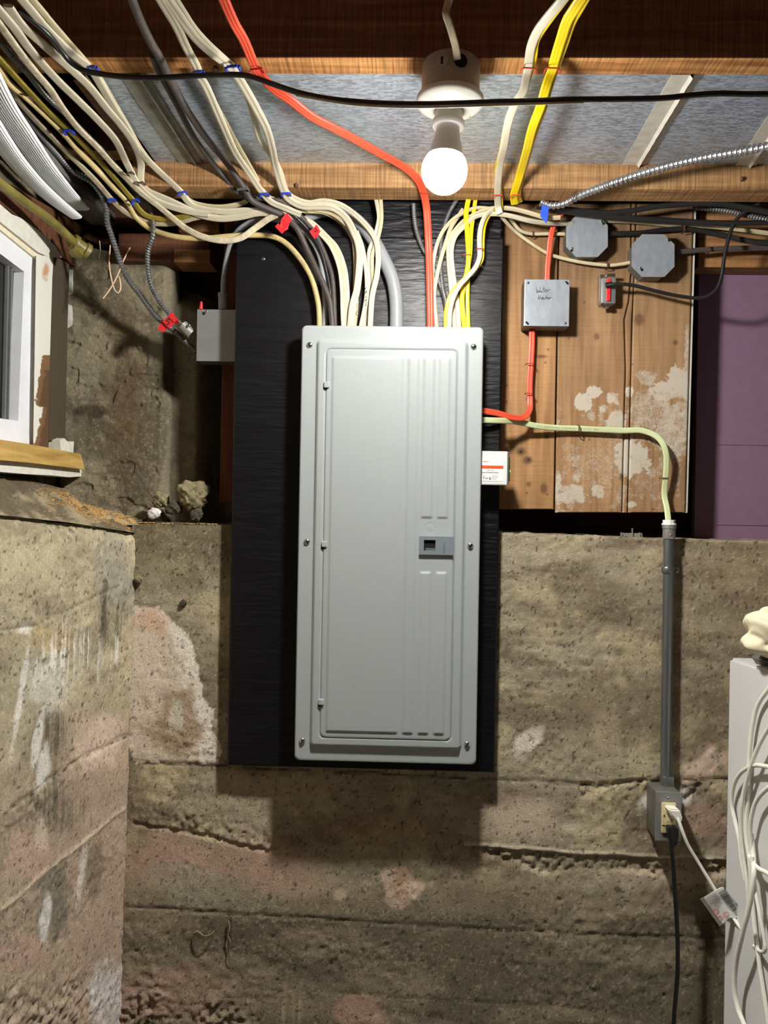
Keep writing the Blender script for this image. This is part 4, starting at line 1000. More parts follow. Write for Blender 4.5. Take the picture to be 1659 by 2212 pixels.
# square "Water Heater" box
Yh = 1.782
wh = thing('junction_box', 'square steel junction box with Water Heater handwritten on its cover', 'junction box', P(1181, 715, Yh))
c0, c1 = P(1132, 704, Yh), P(1231, 604, Yh)
obj('body', newbox(c0.x - .001, c1.x - .001, Yh + .002, YP - .002, c0.z - .001, c1.z - .001, .002), M['sidesteel'], wh)
cvw = obj('cover', newbox(c0.x, c1.x, Yh, Yh + .0025, c0.z, c1.z, .001), M['galvbox'], wh)
def cham(ob, x0, x1, z0, z1, y): pass
for (px, py, s) in ((1225, 611, 1), (1139, 698, 1)):
    c = P(px, py, Yh); d = Vector((.707, 0, -.707)); u = Vector((.707, 0, .707)); k = .0045
    obj('corner_slot', prism(bmesh.new(), [c + d * k + u * .0022, c - d * k + u * .0022, c - d * k - u * .0022, c + d * k - u * .0022], Vector((0, -.0004, 0))), M['darkhole'], cvw)
screw(1141, 611, Yh, .0032, parent=wh); screw(1221, 698, Yh, .0034, parent=wh)
fh = lambda px, py: P(px, py, Yh - .0008)
wr = lambda x, y: (1140 + x / 18.43, 600 + y / 18.43)
S = [[(345, 400), (345, 500), (365, 600), (410, 480)], [(410, 480), (420, 600), (470, 500), (510, 360)], [(545, 520), (480, 530), (480, 575), (530, 560), (545, 520), (555, 575), (580, 560)],
     [(650, 350), (620, 450), (615, 570)], [(600, 450), (700, 440)], [(680, 520), (740, 490), (730, 470), (690, 500), (690, 560), (760, 560)], [(775, 480), (780, 560), (800, 490), (850, 470), (890, 490)],
     [(440, 690), (420, 800), (430, 880)], [(510, 690), (490, 790), (480, 870)], [(410, 810), (500, 770)], [(540, 830), (600, 800), (580, 770), (545, 800), (550, 850), (610, 850)],
     [(650, 790), (600, 820), (610, 860), (650, 830), (660, 860), (700, 850)], [(745, 690), (720, 800), (730, 850)], [(700, 780), (780, 770)], [(775, 820), (820, 790), (800, 770), (770, 800), (790, 850), (840, 840)], [(860, 780), (855, 860), (890, 790), (950, 790)]]
strokes([[wr(*q) for q in l] for l in S], fh, .00042, M['ink'], cvw)
# left junction box
Yx = 1.815
lj = thing('junction_box', 'plain square steel junction box at the left edge of the black plywood', 'junction box', P(467, 780, Yx))
c0, c1 = P(424, 780, Yx), P(530, 669, Yx)
obj('body', newbox(c0.x + .001, c1.x, Yx + .002, Yx + .05, c0.z + .001, c1.z - .001, .002), M['sidesteel'], lj)
cl_ = obj('cover', newbox(c0.x, c1.x, Yx, Yx + .0022, c0.z, c1.z, .001), M['steelbox'], lj)
obj('slot_hole', lathe(bmesh.new(), [(.004, 0), (.0038, .0006)], P(440, 677, Yx), Vector((0, -1, 0)), 16), M['darkhole'], cl_); screw(446, 673, Yx, .003, parent=lj)
cf = thing('cable_connector', 'grey connector where the fat grey cable enters the left junction box', 'connector', P(481, 668, Yx + .02))
obj('body', cyl(bmesh.new(), P(482, 670, Yx + .02), P(482, 637, Yx + .02), .0115, 20), M['greyj'], cf, smooth=True)
obj('collar', cyl(bmesh.new(), P(482, 641, Yx + .02), P(482, 634, Yx + .02), .0125, 20), M['greyj'], cf, smooth=True)
cf2 = thing('cable_connector', 'dull zinc clamp on the armored cable left of the plain junction box', 'connector', P(410, 715, 1.83))
obj('sleeve', cyl(bmesh.new(), P(394, 702, 1.83), P(414, 722, 1.835), .013, 20), M['castzinc'], cf2, smooth=True); screw(408, 703, 1.815, .004, parent=cf2)
# toggle/cord clamp box with red tape
Yk = 1.795
sb_ = thing('handy_box', 'small chromed utility box wrapped in red tape with a black cord, on the planks', 'electrical box', P(1315, 665, Yk))
a_, b_ = P(1292, 655, Yk + .02), P(1335, 597, Yk + .02)
obj('bracket', newbox(a_.x, a_.x + .012, Yk + .012, YP, a_.z, b_.z + .002, .002), M['chrome'], sb_)
a_, b_ = P(1298, 655, Yk), P(1333, 598, Yk)
obj('body', newbox(a_.x, b_.x, Yk + .003, YP, a_.z, b_.z, .006), M['steelbox'], sb_, smooth=True)
a_, b_ = P(1310, 650, Yk), P(1319, 602, Yk); obj('tape_wrap', newbox(a_.x, b_.x, Yk - .001, Yk + .004, a_.z, b_.z, .001), M['redtape'], sb_)
obj('cord_grip', cyl(bmesh.new(), P(1308, 616, Yk - .006), P(1322, 614, Yk - .006), .006, 14), M['cordblack'], sb_, smooth=True)
for px, py in ((1301, 660), (1312, 661)): obj('ear', lathe(bmesh.new(), [(.006, 0), (.005, .004)], P(px, py, Yk + .008), Vector((0, -1, 0)), 16), M['chrome'], sb_, smooth=True)
a_, b_ = P(1309, 597, Yk), P(1330, 590, Yk); obj('top_ear', newbox(a_.x, b_.x, Yk, Yk + .006, a_.z, b_.z, .002), M['chrome'], sb_)
# bracket lying on the ledge
lb_ = thing('box_bracket', 'small steel bracket with two prongs lying on the concrete ledge under the planks', 'bracket', P(1365, 1162, 1.86))
a_, b_ = P(1341, 1163, 1.85), P(1388, 1152, 1.85); obj('plate', newbox(a_.x, b_.x, 1.85, 1.853, a_.z, b_.z, .0005), M['castzinc'], lb_)
for px in (1342, 1366, 1382): 
    a_, b_ = P(px - 1.5, 1164, 1.845), P(px + 1.5, 1141 if px == 1366 else 1150, 1.845); obj('prong', newbox(a_.x, b_.x, 1.845, 1.848, a_.z, b_.z), M['castzinc'], lb_)
a_, b_ = P(1302, 1164, 1.83), P(1334, 1159, 1.83); tag(obj('flat_washer', newbox(a_.x, b_.x, 1.83, 1.86, a_.z, b_.z, .001), M['castzinc']), 'flat grey metal scrap on the ledge left of the steel bracket', 'scrap')

# ================================================================== CONDUIT, OUTLET
Yd = 1.782
ct = thing('conduit', 'vertical zinc conduit running down the right concrete wall to the outlet', 'conduit', P(1437, 1700, Yd))
obj('tube', cyl(bmesh.new(), P(1437, 1712, Yd), P(1445, 1150, Yd), .0118, 28), M['conduit'], ct, smooth=True)
cb = P(1445, 1163, Yd); obj('coupling', lathe(bmesh.new(), [(.0135, -.001), (.0140, .0), (.0140, .022), (.0155, .023), (.0158, .029), (.014, .031)], cb, Vector((0, 0, 1)), 28), M['castzinc'], ct, smooth=True)
cb2 = P(1445, 1134, Yd); bm = lathe(bmesh.new(), [(.0165, 0), (.0165, .003), (.014, .004), (.014, .011), (.012, .0115)], cb2, Vector((0, 0, 1)), 10); obj('bushing', bm, M['white'], ct)
screw(1450, 1156, Yd - .014, .0035, parent=ct)
sp = thing('pipe_strap', 'one-hole steel strap holding the vertical conduit to the concrete', 'strap', P(1446, 1233, Yd))
obj('saddle', lathe(bmesh.new(), [(.0128, 0), (.0135, .001), (.0135, .014), (.0128, .015)], P(1442, 1238, Yd), Vector((0, 0, 1)), 28), M['conduit'], sp, smooth=True)
a_, b_ = P(1452, 1239, 1.79), P(1467, 1225, 1.79); obj('tab', newbox(a_.x, b_.x, 1.788, 1.794, a_.z, b_.z, .001), M['conduit'], sp); screw(1461, 1233, 1.788, .0036, parent=sp)
Yo = 1.732
ob_ = thing('outlet_box', 'galvanized surface box with cover plate at the bottom of the conduit', 'electrical box', P(1443, 1815, Yo))
c0, c1 = P(1416, 1815, Yo), P(1472, 1713, Yo)
obj('body', newbox(c0.x, c1.x, Yo + .003, YW + .004, c0.z, c1.z, .006), M['sidesteel'], ob_, smooth=True)
cvo = obj('cover_plate', newbox(c0.x - .001, c1.x + .001, Yo, Yo + .003, c0.z - .001, c1.z + .001, .001), M['steelbox'], ob_)
screw(1445, 1725, Yo, .0042, parent=ob_)
bm = newbox(P(1440, 1712, Yd).x - .013, P(1440, 1712, Yd).x + .013, Yd - .013, Yd + .013, c1.z - .002, c1.z + .022, .004); obj('hub', bm, M['conduit'], ob_, smooth=True)
rc = thing('receptacle', 'ivory duplex outlet with a white and a black plug in it', 'outlet', P(1443, 1798, Yo))
r0, r1 = P(1427, 1798, Yo), P(1460, 1733, Yo)
fc = obj('face', newbox(r0.x, r1.x, Yo - .005, Yo, r0.z, r1.z, .0035), M['ivory'], rc, smooth=True)
for px, py, w_, h_ in ((1435, 1762, 1.2, 2.2), (1444, 1772, 3.5, 3), (1434, 1783, 3, .8), (1452, 1772, .8, 2)):
    a_, b_ = P(px - w_, py + h_, Yo - .0052), P(px + w_, py - h_, Yo - .0052); obj('contact_slot' if w_ < 3.4 else 'test_button', newbox(a_.x, b_.x, Yo - .0056, Yo - .0048, a_.z, b_.z), M['darkhole'] if w_ < 3.4 else M['ivory'], rc)
# plugs + cords: one thing per cord
wc = thing('power_cord', 'white extension cord plugged in the upper outlet, with paper warning tag', 'power cord', P(1450, 1750, 1.71))
bm = bmesh.new(); prism(bm, [P(1434, 1737, Yo - .006), P(1458, 1739, Yo - .006), P(1465, 1760, Yo - .006), P(1459, 1766, Yo - .006), P(1449, 1762, Yo - .006), P(1436, 1748, Yo - .006)], Vector((0.004, -.022, -.003)))
bmesh.ops.bevel(bm, geom=bm.edges[:], offset=.003, segments=2, affect='EDGES'); obj('plug', bm, M['cordwhite'], wc, smooth=True)
cable([(1458, 1756, 1.712), (1465, 1770, 1.705), (1474, 1795, 1.70), (1486, 1825, 1.70), (1508, 1862, 1.70), (1530, 1898, 1.695), (1548, 1928, 1.69), (1572, 1965, 1.68), (1596, 2000, 1.66), (1618, 2032, 1.64), (1632, 2046, 1.60), (1643, 2056, 1.56), (1653, 2054, 1.53), (1652, 2035, 1.53), (1640, 1970, 1.545), (1628, 1900, 1.57), (1624, 1850, 1.58)], 'round', 7.5, 0, 'cordwhite', '', name='cord', parent=wc)
# tag
Yt = 1.672
ft = lambda a, b2_, k=0: P(1490 + a / 9.816, 1880 + b2_ / 9.818, Yt - k)
tg = obj('tag', prism(bmesh.new(), [ft(300, 575, .004), ft(510, 445, .006), ft(640, 370, .004), ft(710, 355, .004), ft(1085, 955, .006), ft(1040, 1000, .006), ft(840, 1010, .004), ft(700, 1135, .002)], Vector((0, .0006, 0))), M['label'], wc)
prism(bmh := bmesh.new(), [ft(220, 610, -.01), ft(300, 575, .004), ft(700, 1135, .002), ft(640, 1200, -.01)], Vector((0, .0005, 0))); obj('tag_fold', bmh, M['label'], wc)
xd = (ft(560, 830) - ft(360, 590)).normalized(); yd_ = (ft(640, 400) - ft(360, 580)).normalized()
fz = lambda a, b2_: ft(a, b2_, .0072)
words = ['WARNING', 'CORDON', 'SHOCK HAZARD', 'DO NOT USE', 'RISK OF FIRE', 'INDOOR USE', 'KEEP AWAY', 'ATTENTION']
for i in range(8):
    s0 = (340 + i * 28, 610 - i * 17); text(words[i], .0036, fz(*s0), xd, yd_, M['ink'], wc, name='tag_lettering')
for i in range(5):
    s0 = (600 + i * 30, 480 - i * 16); text('WARNING ELECTRIC SHOCK'[:20 - i], .0048, fz(*s0), xd, yd_, M['ink'], wc, name='tag_lettering', bold=.0001)
for (a_, b_, r_) in ((560, 885, 58), (655, 1020, 50), (770, 945, 60)):
    ring = [(a_ + r_ * math.cos(t) * .9, b_ + r_ * math.sin(t)) for t in np.linspace(0, 2 * math.pi, 14)]
    strokes([ring, [(a_ - r_ * .6, b_ - r_ * .7), (a_ + r_ * .6, b_ + r_ * .7)]], lambda a, b2_: ft(a, b2_, .0074), .0006, M['redink'], wc, 'no_symbol')
bc = thing('power_cord', 'black power cord hanging from the lower outlet', 'power cord', P(1449, 1790, 1.71))
bm = bmesh.new(); n_ = [(1436, 1780), (1459, 1781), (1459, 1800), (1455, 1820), (1446, 1822), (1439, 1805)]
prism(bm, [P(x, y, Yo - .006) for x, y in n_], Vector((0, -.022, 0))); bmesh.ops.bevel(bm, geom=bm.edges[:], offset=.0025, segments=2, affect='EDGES'); obj('plug', bm, M['cordblack'], bc, smooth=True)
cable([(1450, 1815, 1.715), (1451, 1835, 1.715), (1455, 1880, 1.72), (1458, 1930, 1.725), (1462, 1990, 1.73), (1464, 2050, 1.735), (1463, 2110, 1.74), (1458, 2170, 1.745), (1454, 2230, 1.75), (1450, 2320, 1.76)], 'round', 9.5, 0, 'cordblack', '', name='cord', parent=bc)

# ================================================================== APPLIANCE AND RIGHT THINGS
Ya = 1.715
ac = P(1578, 1420, Ya); acb = P(1556, 2200, Ya); axx = (ac.x + acb.x) / 2
dA = (PP(1659, 1447, ac, Vector((0, 0, 1))) - ac); dA.z = 0; dA.normalize()
ap = thing('appliance', 'plain white enamel appliance cabinet at the right edge, cords hanging on its side', 'appliance', Vector((axx, Ya, 0)))
side = Vector((dA.y, -dA.x, 0)); side = side if side.x > 0 else -side
nrmA = -side
base = Vector((axx, Ya, 0.02)); L1, W1, H1 = .66, .62, ac.z - .02
c_ = [base, base + dA * L1, base + dA * L1 + Vector((W1, 0, 0)), base + Vector((W1, 0, 0))]
bm = bmesh.new(); prism(bm, c_, Vector((0, 0, H1))); bmesh.ops.bevel(bm, geom=bm.edges[:], offset=.006, segments=3, affect='EDGES'); obj('cabinet', bm, M['appliance'], ap, smooth=True)
bm = bmesh.new(); prism(bm, [v + Vector((0, 0, -.02)) + (side * .02 + dA * .02 if i == 0 else Vector()) for i, v in enumerate(c_)], Vector((0, 0, .02))); obj('plinth', bm, M['sidesteel'], ap)
def PA(px, py, k=.006): return PP(px, py, base + nrmA * k, nrmA)
def cordA(pts, label, w=9.0, mat='cordwhite'):
    pts = ([(1800, 1560, .02)] if pts[0][0] == 1700 else []) + list(pts) + ([(1790, 1800, .02)] if pts[-1][0] == 1690 else [])
    ps = [PA(*q) for q in pts]; path = resample(catmull(ps), .006)
    CABLES[label] = ps
    o = obj('cord_loop', sweep(bmesh.new(), path, profile('round', w / 1000, 0), nf=lambda p: nrmA), M[mat], None, smooth=True); tag(o, label, 'cord', 'white cord loops on the appliance side'); return o
cordA([(1700, 1440, .01), (1659, 1490, .012), (1636, 1525, .012), (1625, 1570, .012), (1619, 1620, .012), (1617, 1680, .01), (1614, 1735, .01), (1612, 1800, .01), (1620, 1870, .01), (1626, 1960, .008), (1640, 2080, .008), (1655, 2180, .008), (1668, 2280, .008)], 'white cord loop reaching highest on the appliance side, then running to the floor')
cordA([(1700, 1520, .022), (1659, 1575, .022), (1633, 1625, .022), (1612, 1690, .02), (1602, 1740, .02), (1600, 1790, .018), (1606, 1850, .014), (1613, 1900, .012), (1618, 1960, .01)], 'white cord crossing diagonally in front of the tall loop')
cordA([(1700, 1656, .014), (1659, 1656, .016), (1640, 1653, .018), (1620, 1656, .018), (1598, 1672, .016), (1584, 1700, .014), (1580, 1735, .012), (1588, 1775, .01), (1597, 1815, .01), (1601, 1855, .01), (1610, 1900, .008)], 'white cord arching over to the far left of the appliance side')
cordA([(1700, 1680, .02), (1659, 1702, .02), (1634, 1730, .02), (1623, 1765, .02), (1620, 1800, .018), (1623, 1840, .016), (1618, 1848, .02), (1630, 1868, .022), (1650, 1882, .022), (1690, 1888, .02)], 'short white cord loop near the middle of the appliance side')
cordA([(1622, 1800, .012), (1627, 1850, .016), (1628, 1890, .03), (1618, 1960, .035), (1603, 2020, .035), (1590, 2080, .03), (1586, 2130, .028), (1593, 2175, .026), (1608, 2215, .024), (1640, 2290, .02)], 'thick white printed cord sweeping down to the bottom of the frame', 10.5)
# hook rail hidden right, cloth on top
ht = ac.z
cl0 = P(1640, 1380, 1.60)
bm = bmesh.new(); bmesh.ops.create_icosphere(bm, subdivisions=5, radius=1.0)
for v in bm.verts:
    n = v.co.copy(); r_ = 1 + .16 * math.sin(3.1 * n.x + 2.0 * n.z + 1) + .10 * math.sin(7 * n.z + 3 * n.x) + .05 * math.sin(13 * n.x + 9 * n.z + 5 * n.y)
    r_ -= .30 * math.exp(-((n.z + .12 - .25 * n.x) / .12) ** 2) * (1 if n.y < .2 else 0) * max(0, min(1, (n.x + .72) * 2.2))
    v.co = Vector((n.x * .062 * r_, n.y * .05 * r_, n.z * .054 * r_)) 
zc_ = P(1640, 1376, 1.58); zc_.x += .026
for v in bm.verts: v.co += zc_
cloth = obj('cloth', bm, M['cloth'], None, smooth=True); tag(cloth, 'crumpled cream cotton cloth on top of the appliance', 'cloth')
tr = thing('tray', 'dark low dish beneath the cream cloth on the appliance', 'dish', P(1655, 1440, 1.60))
tp = PZ(1672, 1436, ht - CAMZ)
obj('rim', lathe(bmesh.new(), [(.034, 0), (.042, .010), (.043, .013), (.038, .011)], Vector((tp.x, tp.y, ht)), Vector((0, 0, 1)), 40), M['greyduct'], tr, smooth=True)
obj('contents', lathe(bmesh.new(), [(.030, .008), (.026, .018), (.006, .022)], Vector((tp.x, tp.y, ht)), Vector((0, 0, 1)), 30), M['cordblack'], tr, smooth=True)

# ================================================================== CABLES
tw = lambda s: .5 * math.sin(s * 9)
WB = 1.742                                 # just in front of the black board
# ---- upper left bundle
cable([(40, -10), (96, 57), (151, 112), (193, 145), (211, 172), (244, 229), (271, 271), (297, 319), (332, 359), (389, 413), (404, 434), (428, 449), (482, 457), (530, 455), (590, 457), (640, 470, 1.74)], 'flat', 15.5, 5.5, 'nmwhite', 'white flat cable, rightmost of the fan at upper left')
cable([(62, -10), (100, 36), (142, 85), (188, 137), (214, 168), (248, 226), (277, 275), (306, 325), (340, 366), (392, 414), (410, 434), (440, 444), (480, 447), (520, 440), (533, 434)], 'flat', 12, 5.5, 'nmwarm', 'ivory cable hugging the rightmost white cable at upper left', off=.012)
cable([(17, 12), (45, 51), (90, 93), (145, 142), (193, 187), (229, 232), (262, 271), (289, 310), (304, 350), (304, 392), (320, 413), (362, 431), (410, 454), (430, 464), (475, 472), (520, 468), (557, 460), (600, 462), (650, 476, 1.74)], 'flat', 16, 5.5, 'nmwhite', 'white cable second from the right in the upper left fan, bending sharply', off=-.005)
cable([(0, 24), (33, 63), (66, 108), (120, 169), (169, 217), (211, 259), (250, 304), (271, 347), (283, 371), (295, 395), (318, 420), (352, 440), (405, 456), (450, 462)], 'flat', 16, 5.5, 'nmwhite', 'white flat cable third from the right in the upper left fan', off=-.01)
cable([(-10, 40), (39, 108), (75, 154), (108, 193), (136, 235), (169, 277), (211, 319), (247, 359), (277, 389), (304, 416), (338, 442), (371, 469), (401, 493), (437, 511), (482, 520), (520, 514), (551, 493), (581, 472), (600, 464)], 'flat', 14, 6, 'dusty', 'dirty speckled white cable sagging lowest beneath the bundle before the black board', off=-.012)
cable([(-10, 80), (24, 120), (60, 157), (99, 205), (151, 253), (187, 289), (217, 319), (241, 347), (286, 407), (301, 431), (325, 452), (331, 505, 1.72), (321, 536, 1.74), (319, 569, 1.76), (325, 611, 1.78), (344, 650, 1.80), (368, 680, 1.82), (396, 705, 1.83)], 'round', 11, 0, 'armord', 'dull armored cable dropping behind the bundle to the red number tag', armor=.0068, off=.012)
cable([(-10, 118), (36, 169), (81, 217), (121, 256), (151, 283), (181, 313), (217, 350), (256, 395), (289, 434), (298, 449), (319, 467), (353, 473), (386, 470), (412, 464)], 'flat', 12.5, 6, 'olive', 'old olive yellow cable in the left bundle', off=-.004)
cable([(-12, 132), (18, 178), (54, 208), (90, 241), (136, 286), (169, 325), (211, 368), (247, 407), (271, 431), (283, 449), (295, 470), (325, 494), (377, 511, 1.73), (437, 515, 1.735), (500, 510, 1.735), (541, 508, WB), (585, 510, WB), (617, 525, WB), (647, 557, WB), (671, 596, WB), (683, 635, WB), (689, 671, WB), (690, 715, WB)], 'round', 12.5, 0, 'cream', 'round aged cream cable with print, arching down into the left of the panel')
cable([(-15, 140), (30, 205), (60, 241), (105, 289), (151, 335), (205, 389), (241, 431), (271, 458), (301, 473), (332, 482), (377, 482), (422, 470), (470, 462)], 'flat', 13, 5.5, 'grimy', 'greyish white flat cable left of the cream one in the bundle', off=.0)
cable([(30, 225), (54, 250), (121, 329), (160, 371), (196, 392), (220, 422), (229, 446), (232, 482, 1.72), (238, 500, 1.73), (253, 545, 1.76), (271, 593, 1.79), (301, 635, 1.81), (332, 677, 1.83), (350, 695, 1.84), (377, 716, 1.84), (404, 741, 1.84), (424, 760, 1.84)], 'round', 12, 0, 'armord', 'dark armored cable hanging from the left bundle to the bottom of the junction box', armor=.0068, off=.01)
# white ribbed vinyl hoses
def ribbed(pts, w0, label, zc):
    ps = [PZ(x, y, zc) for x, y in pts]; path = resample(catmull(ps), .008)
    prof = []; n = 13
    for i in range(n * 2 + 1):
        u = -1 + i / n; prof.append((u * w0 / 2, -.008 * (1 - abs(u) ** 4) ** .5 - (.0014 if i % 2 else 0)))
    prof += [(u * w0 / 2, .006 * (1 - abs(u) ** 4) ** .5) for u in (.8, .3, -.3, -.8)]
    o = obj('vinyl_hose', sweep(bmesh.new(), path, prof, nf=lambda p: Vector((-.0, -.35, -1)).normalized() * -1, taper=lambda t: 1 - .35 * t ** 4), M['hose'], None, smooth=True); tag(o, label, 'hose')
ribbed([(-60, 110), (-5, 215), (45, 290), (88, 352), (128, 400), (158, 432), (176, 450)], .058, 'wide flat white ribbed hose at the upper left edge', .70)
ribbed([(-60, 205), (-5, 290), (30, 340), (75, 392), (121, 434), (165, 468)], .042, 'narrower white ribbed hose below the wide one', .66)
a_, b_ = PZ(-20, 250, .72), PZ(240, 505, .72)
tag(obj('duct', newbox(PZ(228, 490, .722).x - .035, PZ(228, 490, .722).x + .03, 1.25, 1.95, CAMZ + .722, CAMZ + .75, .003), M['greyduct']), 'grey painted metal channel above the white hoses at left', 'duct')
gp = thing('gas_pipe', 'yellow painted gas pipe ending in a fitting above the window', 'pipe', PZ(160, 523, .62))
obj('pipe', sweep(bmesh.new(), resample(catmull([PZ(-40, 362, .63), PZ(0, 395, .62), PZ(54, 436, .62), PZ(97, 466, .618), PZ(136, 500, .61), PZ(165, 528, .60)]), .01), profile('round', .019, 0)), M['gas'], gp, smooth=True)
e_ = PZ(172, 532, .60); bm = bmesh.new(); lathe(bm, [(.017, -.02), (.019, -.018), (.019, -.008), (.015, -.006), (.015, .01), (.019, .012), (.019, .022), (.016, .024)], e_, Vector((.5, .6, -.3)), 22); obj('fitting', bm, M['gas'], gp, smooth=True)
bm = bmesh.new(); lathe(bm, [(.013, -.004), (.0155, .004), (.0155, .014), (.006, .016)], e_ + Vector((0, -.01, -.012)), Vector((-.1, -.5, -.8)), 8); obj('plug', bm, M['gas'], gp)
# black cable crossing everything
cable([(40, 20, 1.14), (100, 70, 1.18), (131, 108, 1.22), (151, 133, 1.24), (181, 152, 1.25), (226, 161, 1.25), (271, 166, 1.25), (340, 168, 1.25), (430, 163, 1.25), (500, 161, 1.25), (541, 165, 1.25), (587, 181, 1.24), (641, 199, 1.22), (701, 212, 1.21), (762, 219, 1.205), (840, 224, 1.20), (920, 225, 1.20), (1000, 223, 1.20), (1080, 220, 1.20), (1159, 218, 1.20), (1219, 215, 1.20), (1340, 214, 1.21), (1430, 212, 1.21), (1490, 206, 1.21), (1551, 202, 1.21), (1611, 203, 1.21), (1700, 203, 1.21)], 'round', 8.6, 0, 'blackj', 'thin black cable strung across in front of the lampholder')
cable([(640, 206, 1.212), (701, 217, 1.204), (762, 226, 1.20), (840, 231, 1.195), (920, 232, 1.195), (1000, 230, 1.195), (1080, 227, 1.195), (1180, 224, 1.197), (1260, 221, 1.205)], 'round', 3.2, 0, 'nmwhite', 'added white strand imitating the bulb highlight under the black cable at the lampholder')  # pale strand added as the bulb's highlight on the black cable, no wire there
cable([(278, -20), (301, 39), (325, 90), (347, 127), (371, 178), (404, 238), (448, 301), (490, 352), (526, 405), (545, 434), (581, 452), (611, 466), (641, 493, 1.725), (662, 536, WB), (683, 581, WB), (701, 620, WB), (713, 656, WB), (719, 715, WB)], 'round', 13.5, 0, 'brownj', 'thick brown-black cloth cable running from the top left down into the panel', off=-.012)
cable([(330, 120), (341, 150), (377, 217), (422, 301), (467, 362), (500, 401), (512, 415), (560, 428), (605, 433), (641, 460), (671, 490, 1.73), (689, 521, 1.735), (707, 563, 1.74), (719, 611, 1.74), (724, 715, 1.74)], 'round', 11.5, 0, 'brownj', 'second brown-black cable just beneath the thick one', off=.004)
cable([(614, 452), (640, 470, 1.72), (668, 500, 1.735), (692, 540, 1.74), (706, 590, 1.745), (714, 640, 1.745), (716, 715, 1.745)], 'round', 8, 0, 'blackj', 'slim black cable tucked between the two brown-black cables')
# white pairs from the top
cable([(340, -12), (380, 54), (401, 99), (425, 145), (428, 162), (445, 187), (475, 256), (506, 325), (536, 371), (569, 419), (587, 437), (612, 448), (650, 464)], 'flat2', 15, 6, 'nmwhite', 'white flat cable held by the left blue staple, upper centre-left', off=-.006, sag=0.05)
cable([(432, 162), (452, 200), (488, 265), (515, 315), (545, 368), (574, 419), (596, 430), (628, 438), (668, 455)], 'flat', 9, 5, 'nmwarm', 'ivory cable paired behind the left blue staple', off=.004)
cable([(352, -16), (401, 54), (437, 96), (494, 142), (504, 152), (527, 187), (554, 235), (575, 277), (587, 319), (596, 362), (614, 416), (629, 434), (656, 446), (686, 446), (719, 449), (747, 470, 1.73), (764, 500, 1.735), (775, 530, WB - .006), (777, 566, WB - .006), (771, 626, WB - .004), (762, 660, WB - .004), (756, 715, WB)], 'flat2', 16, 6.5, 'nmwhite', 'white flat cable under the right blue staple, curving down beside the panel centre', off=-.004, sag=0.05)
cable([(370, -14), (412, 52), (446, 92), (498, 140), (506, 152), (534, 205), (548, 250), (562, 301), (590, 341), (606, 374), (619, 414), (640, 430), (668, 438), (701, 434), (741, 445), (783, 478, 1.725), (810, 514, 1.73), (817, 551, 1.73), (814, 596, 1.732), (804, 641, 1.735), (799, 715, 1.735)], 'flat2', 12.5, 6, 'nmwhite', 'white flat cable twisting beneath the right blue staple, outermost arch over the grey cable', off=.0, sag=0.04)
cable([(640, 446), (680, 452), (718, 462), (748, 485, 1.735), (762, 510, 1.74), (768, 560, 1.745), (767, 620, 1.745), (770, 660, 1.745), (764, 715, 1.748)], 'flat2', 10, 5.5, 'nmwarm', 'ivory cable lettered by hand near the panel top', off=.006)
cable([(600, 440), (650, 455), (700, 459), (738, 482, 1.745), (760, 512, 1.75), (770, 550, 1.752), (776, 600, 1.752)], 'flat', 10, 5, 'nmwarm', 'ivory cable in the shadow under the white arches', off=.01)
for k, (dx, mt) in enumerate(((0, 'nmwhite'), (7, 'nmwarm'), (13, 'nmwhite'))):
    cable([(648 + dx * .6, 470, 1.725), (668 + dx * .7, 482, 1.73), (696 + dx * .8, 510, WB - .004), (716 + dx, 536, WB - .006), (732 + dx, 578, WB - .006), (738 + dx, 626, WB - .004), (739 + dx * .9, 665, WB), (741 + dx * .7, 715, WB)], 'flat2', 8.5, 6, mt, ['leftmost white cable of the trio dropping left of the panel centre', 'middle ivory cable of the trio dropping left of the panel centre', 'rightmost white cable of the trio dropping left of the panel centre'][k], off=k * .002, roll=.25)
cable([(811, 425, 1.735), (816, 450, 1.735), (818, 475, 1.735), (808, 515, 1.737), (797, 545, 1.74), (799, 590, 1.745), (794, 640, 1.748), (788, 715, 1.75)], 'flat', 9, 5, 'nmwhite', 'white cable rising to the joist left of the red cable, left of its pair', off=.002)
cable([(822, 425, 1.735), (824, 475, 1.735), (815, 520, 1.735), (804, 555, 1.74), (806, 620, 1.745), (800, 660, 1.748), (802, 715, 1.75)], 'flat', 9, 5, 'nmwarm', 'ivory cable rising to the joist left of the red cable, right of its pair')
wl = cable([(770, 500, 1.735), (781, 530, 1.735), (790, 575, 1.738), (793, 620, 1.74), (790, 655, 1.74), (778, 715, 1.742)], 'flat2', 10.5, 6, 'nmwhite', 'white cable with tiny handwriting just above the panel')
# grey service cables
cable([(482, 640, 1.83), (484, 600, 1.82), (490, 560, 1.80), (500, 522, 1.78), (522, 492, 1.765), (560, 474, 1.755), (600, 474, 1.75), (641, 487, 1.75), (671, 515, 1.752), (692, 557, 1.752), (700, 611, 1.752), (703, 660, 1.752), (700, 715, 1.755)], 'round', 14, 0, 'greyj', 'medium grey cable looping from the left junction box over to the panel')
cable([(660, 466, 1.768), (700, 454, 1.768), (735, 456, 1.768), (770, 476, 1.765), (803, 514, 1.752), (828, 558, 1.747), (848, 605, 1.745), (856, 656, 1.744), (856, 715, 1.744)], 'round', 31, 0, 'greyj', 'fat grey service cable curving down into the middle of the panel top')
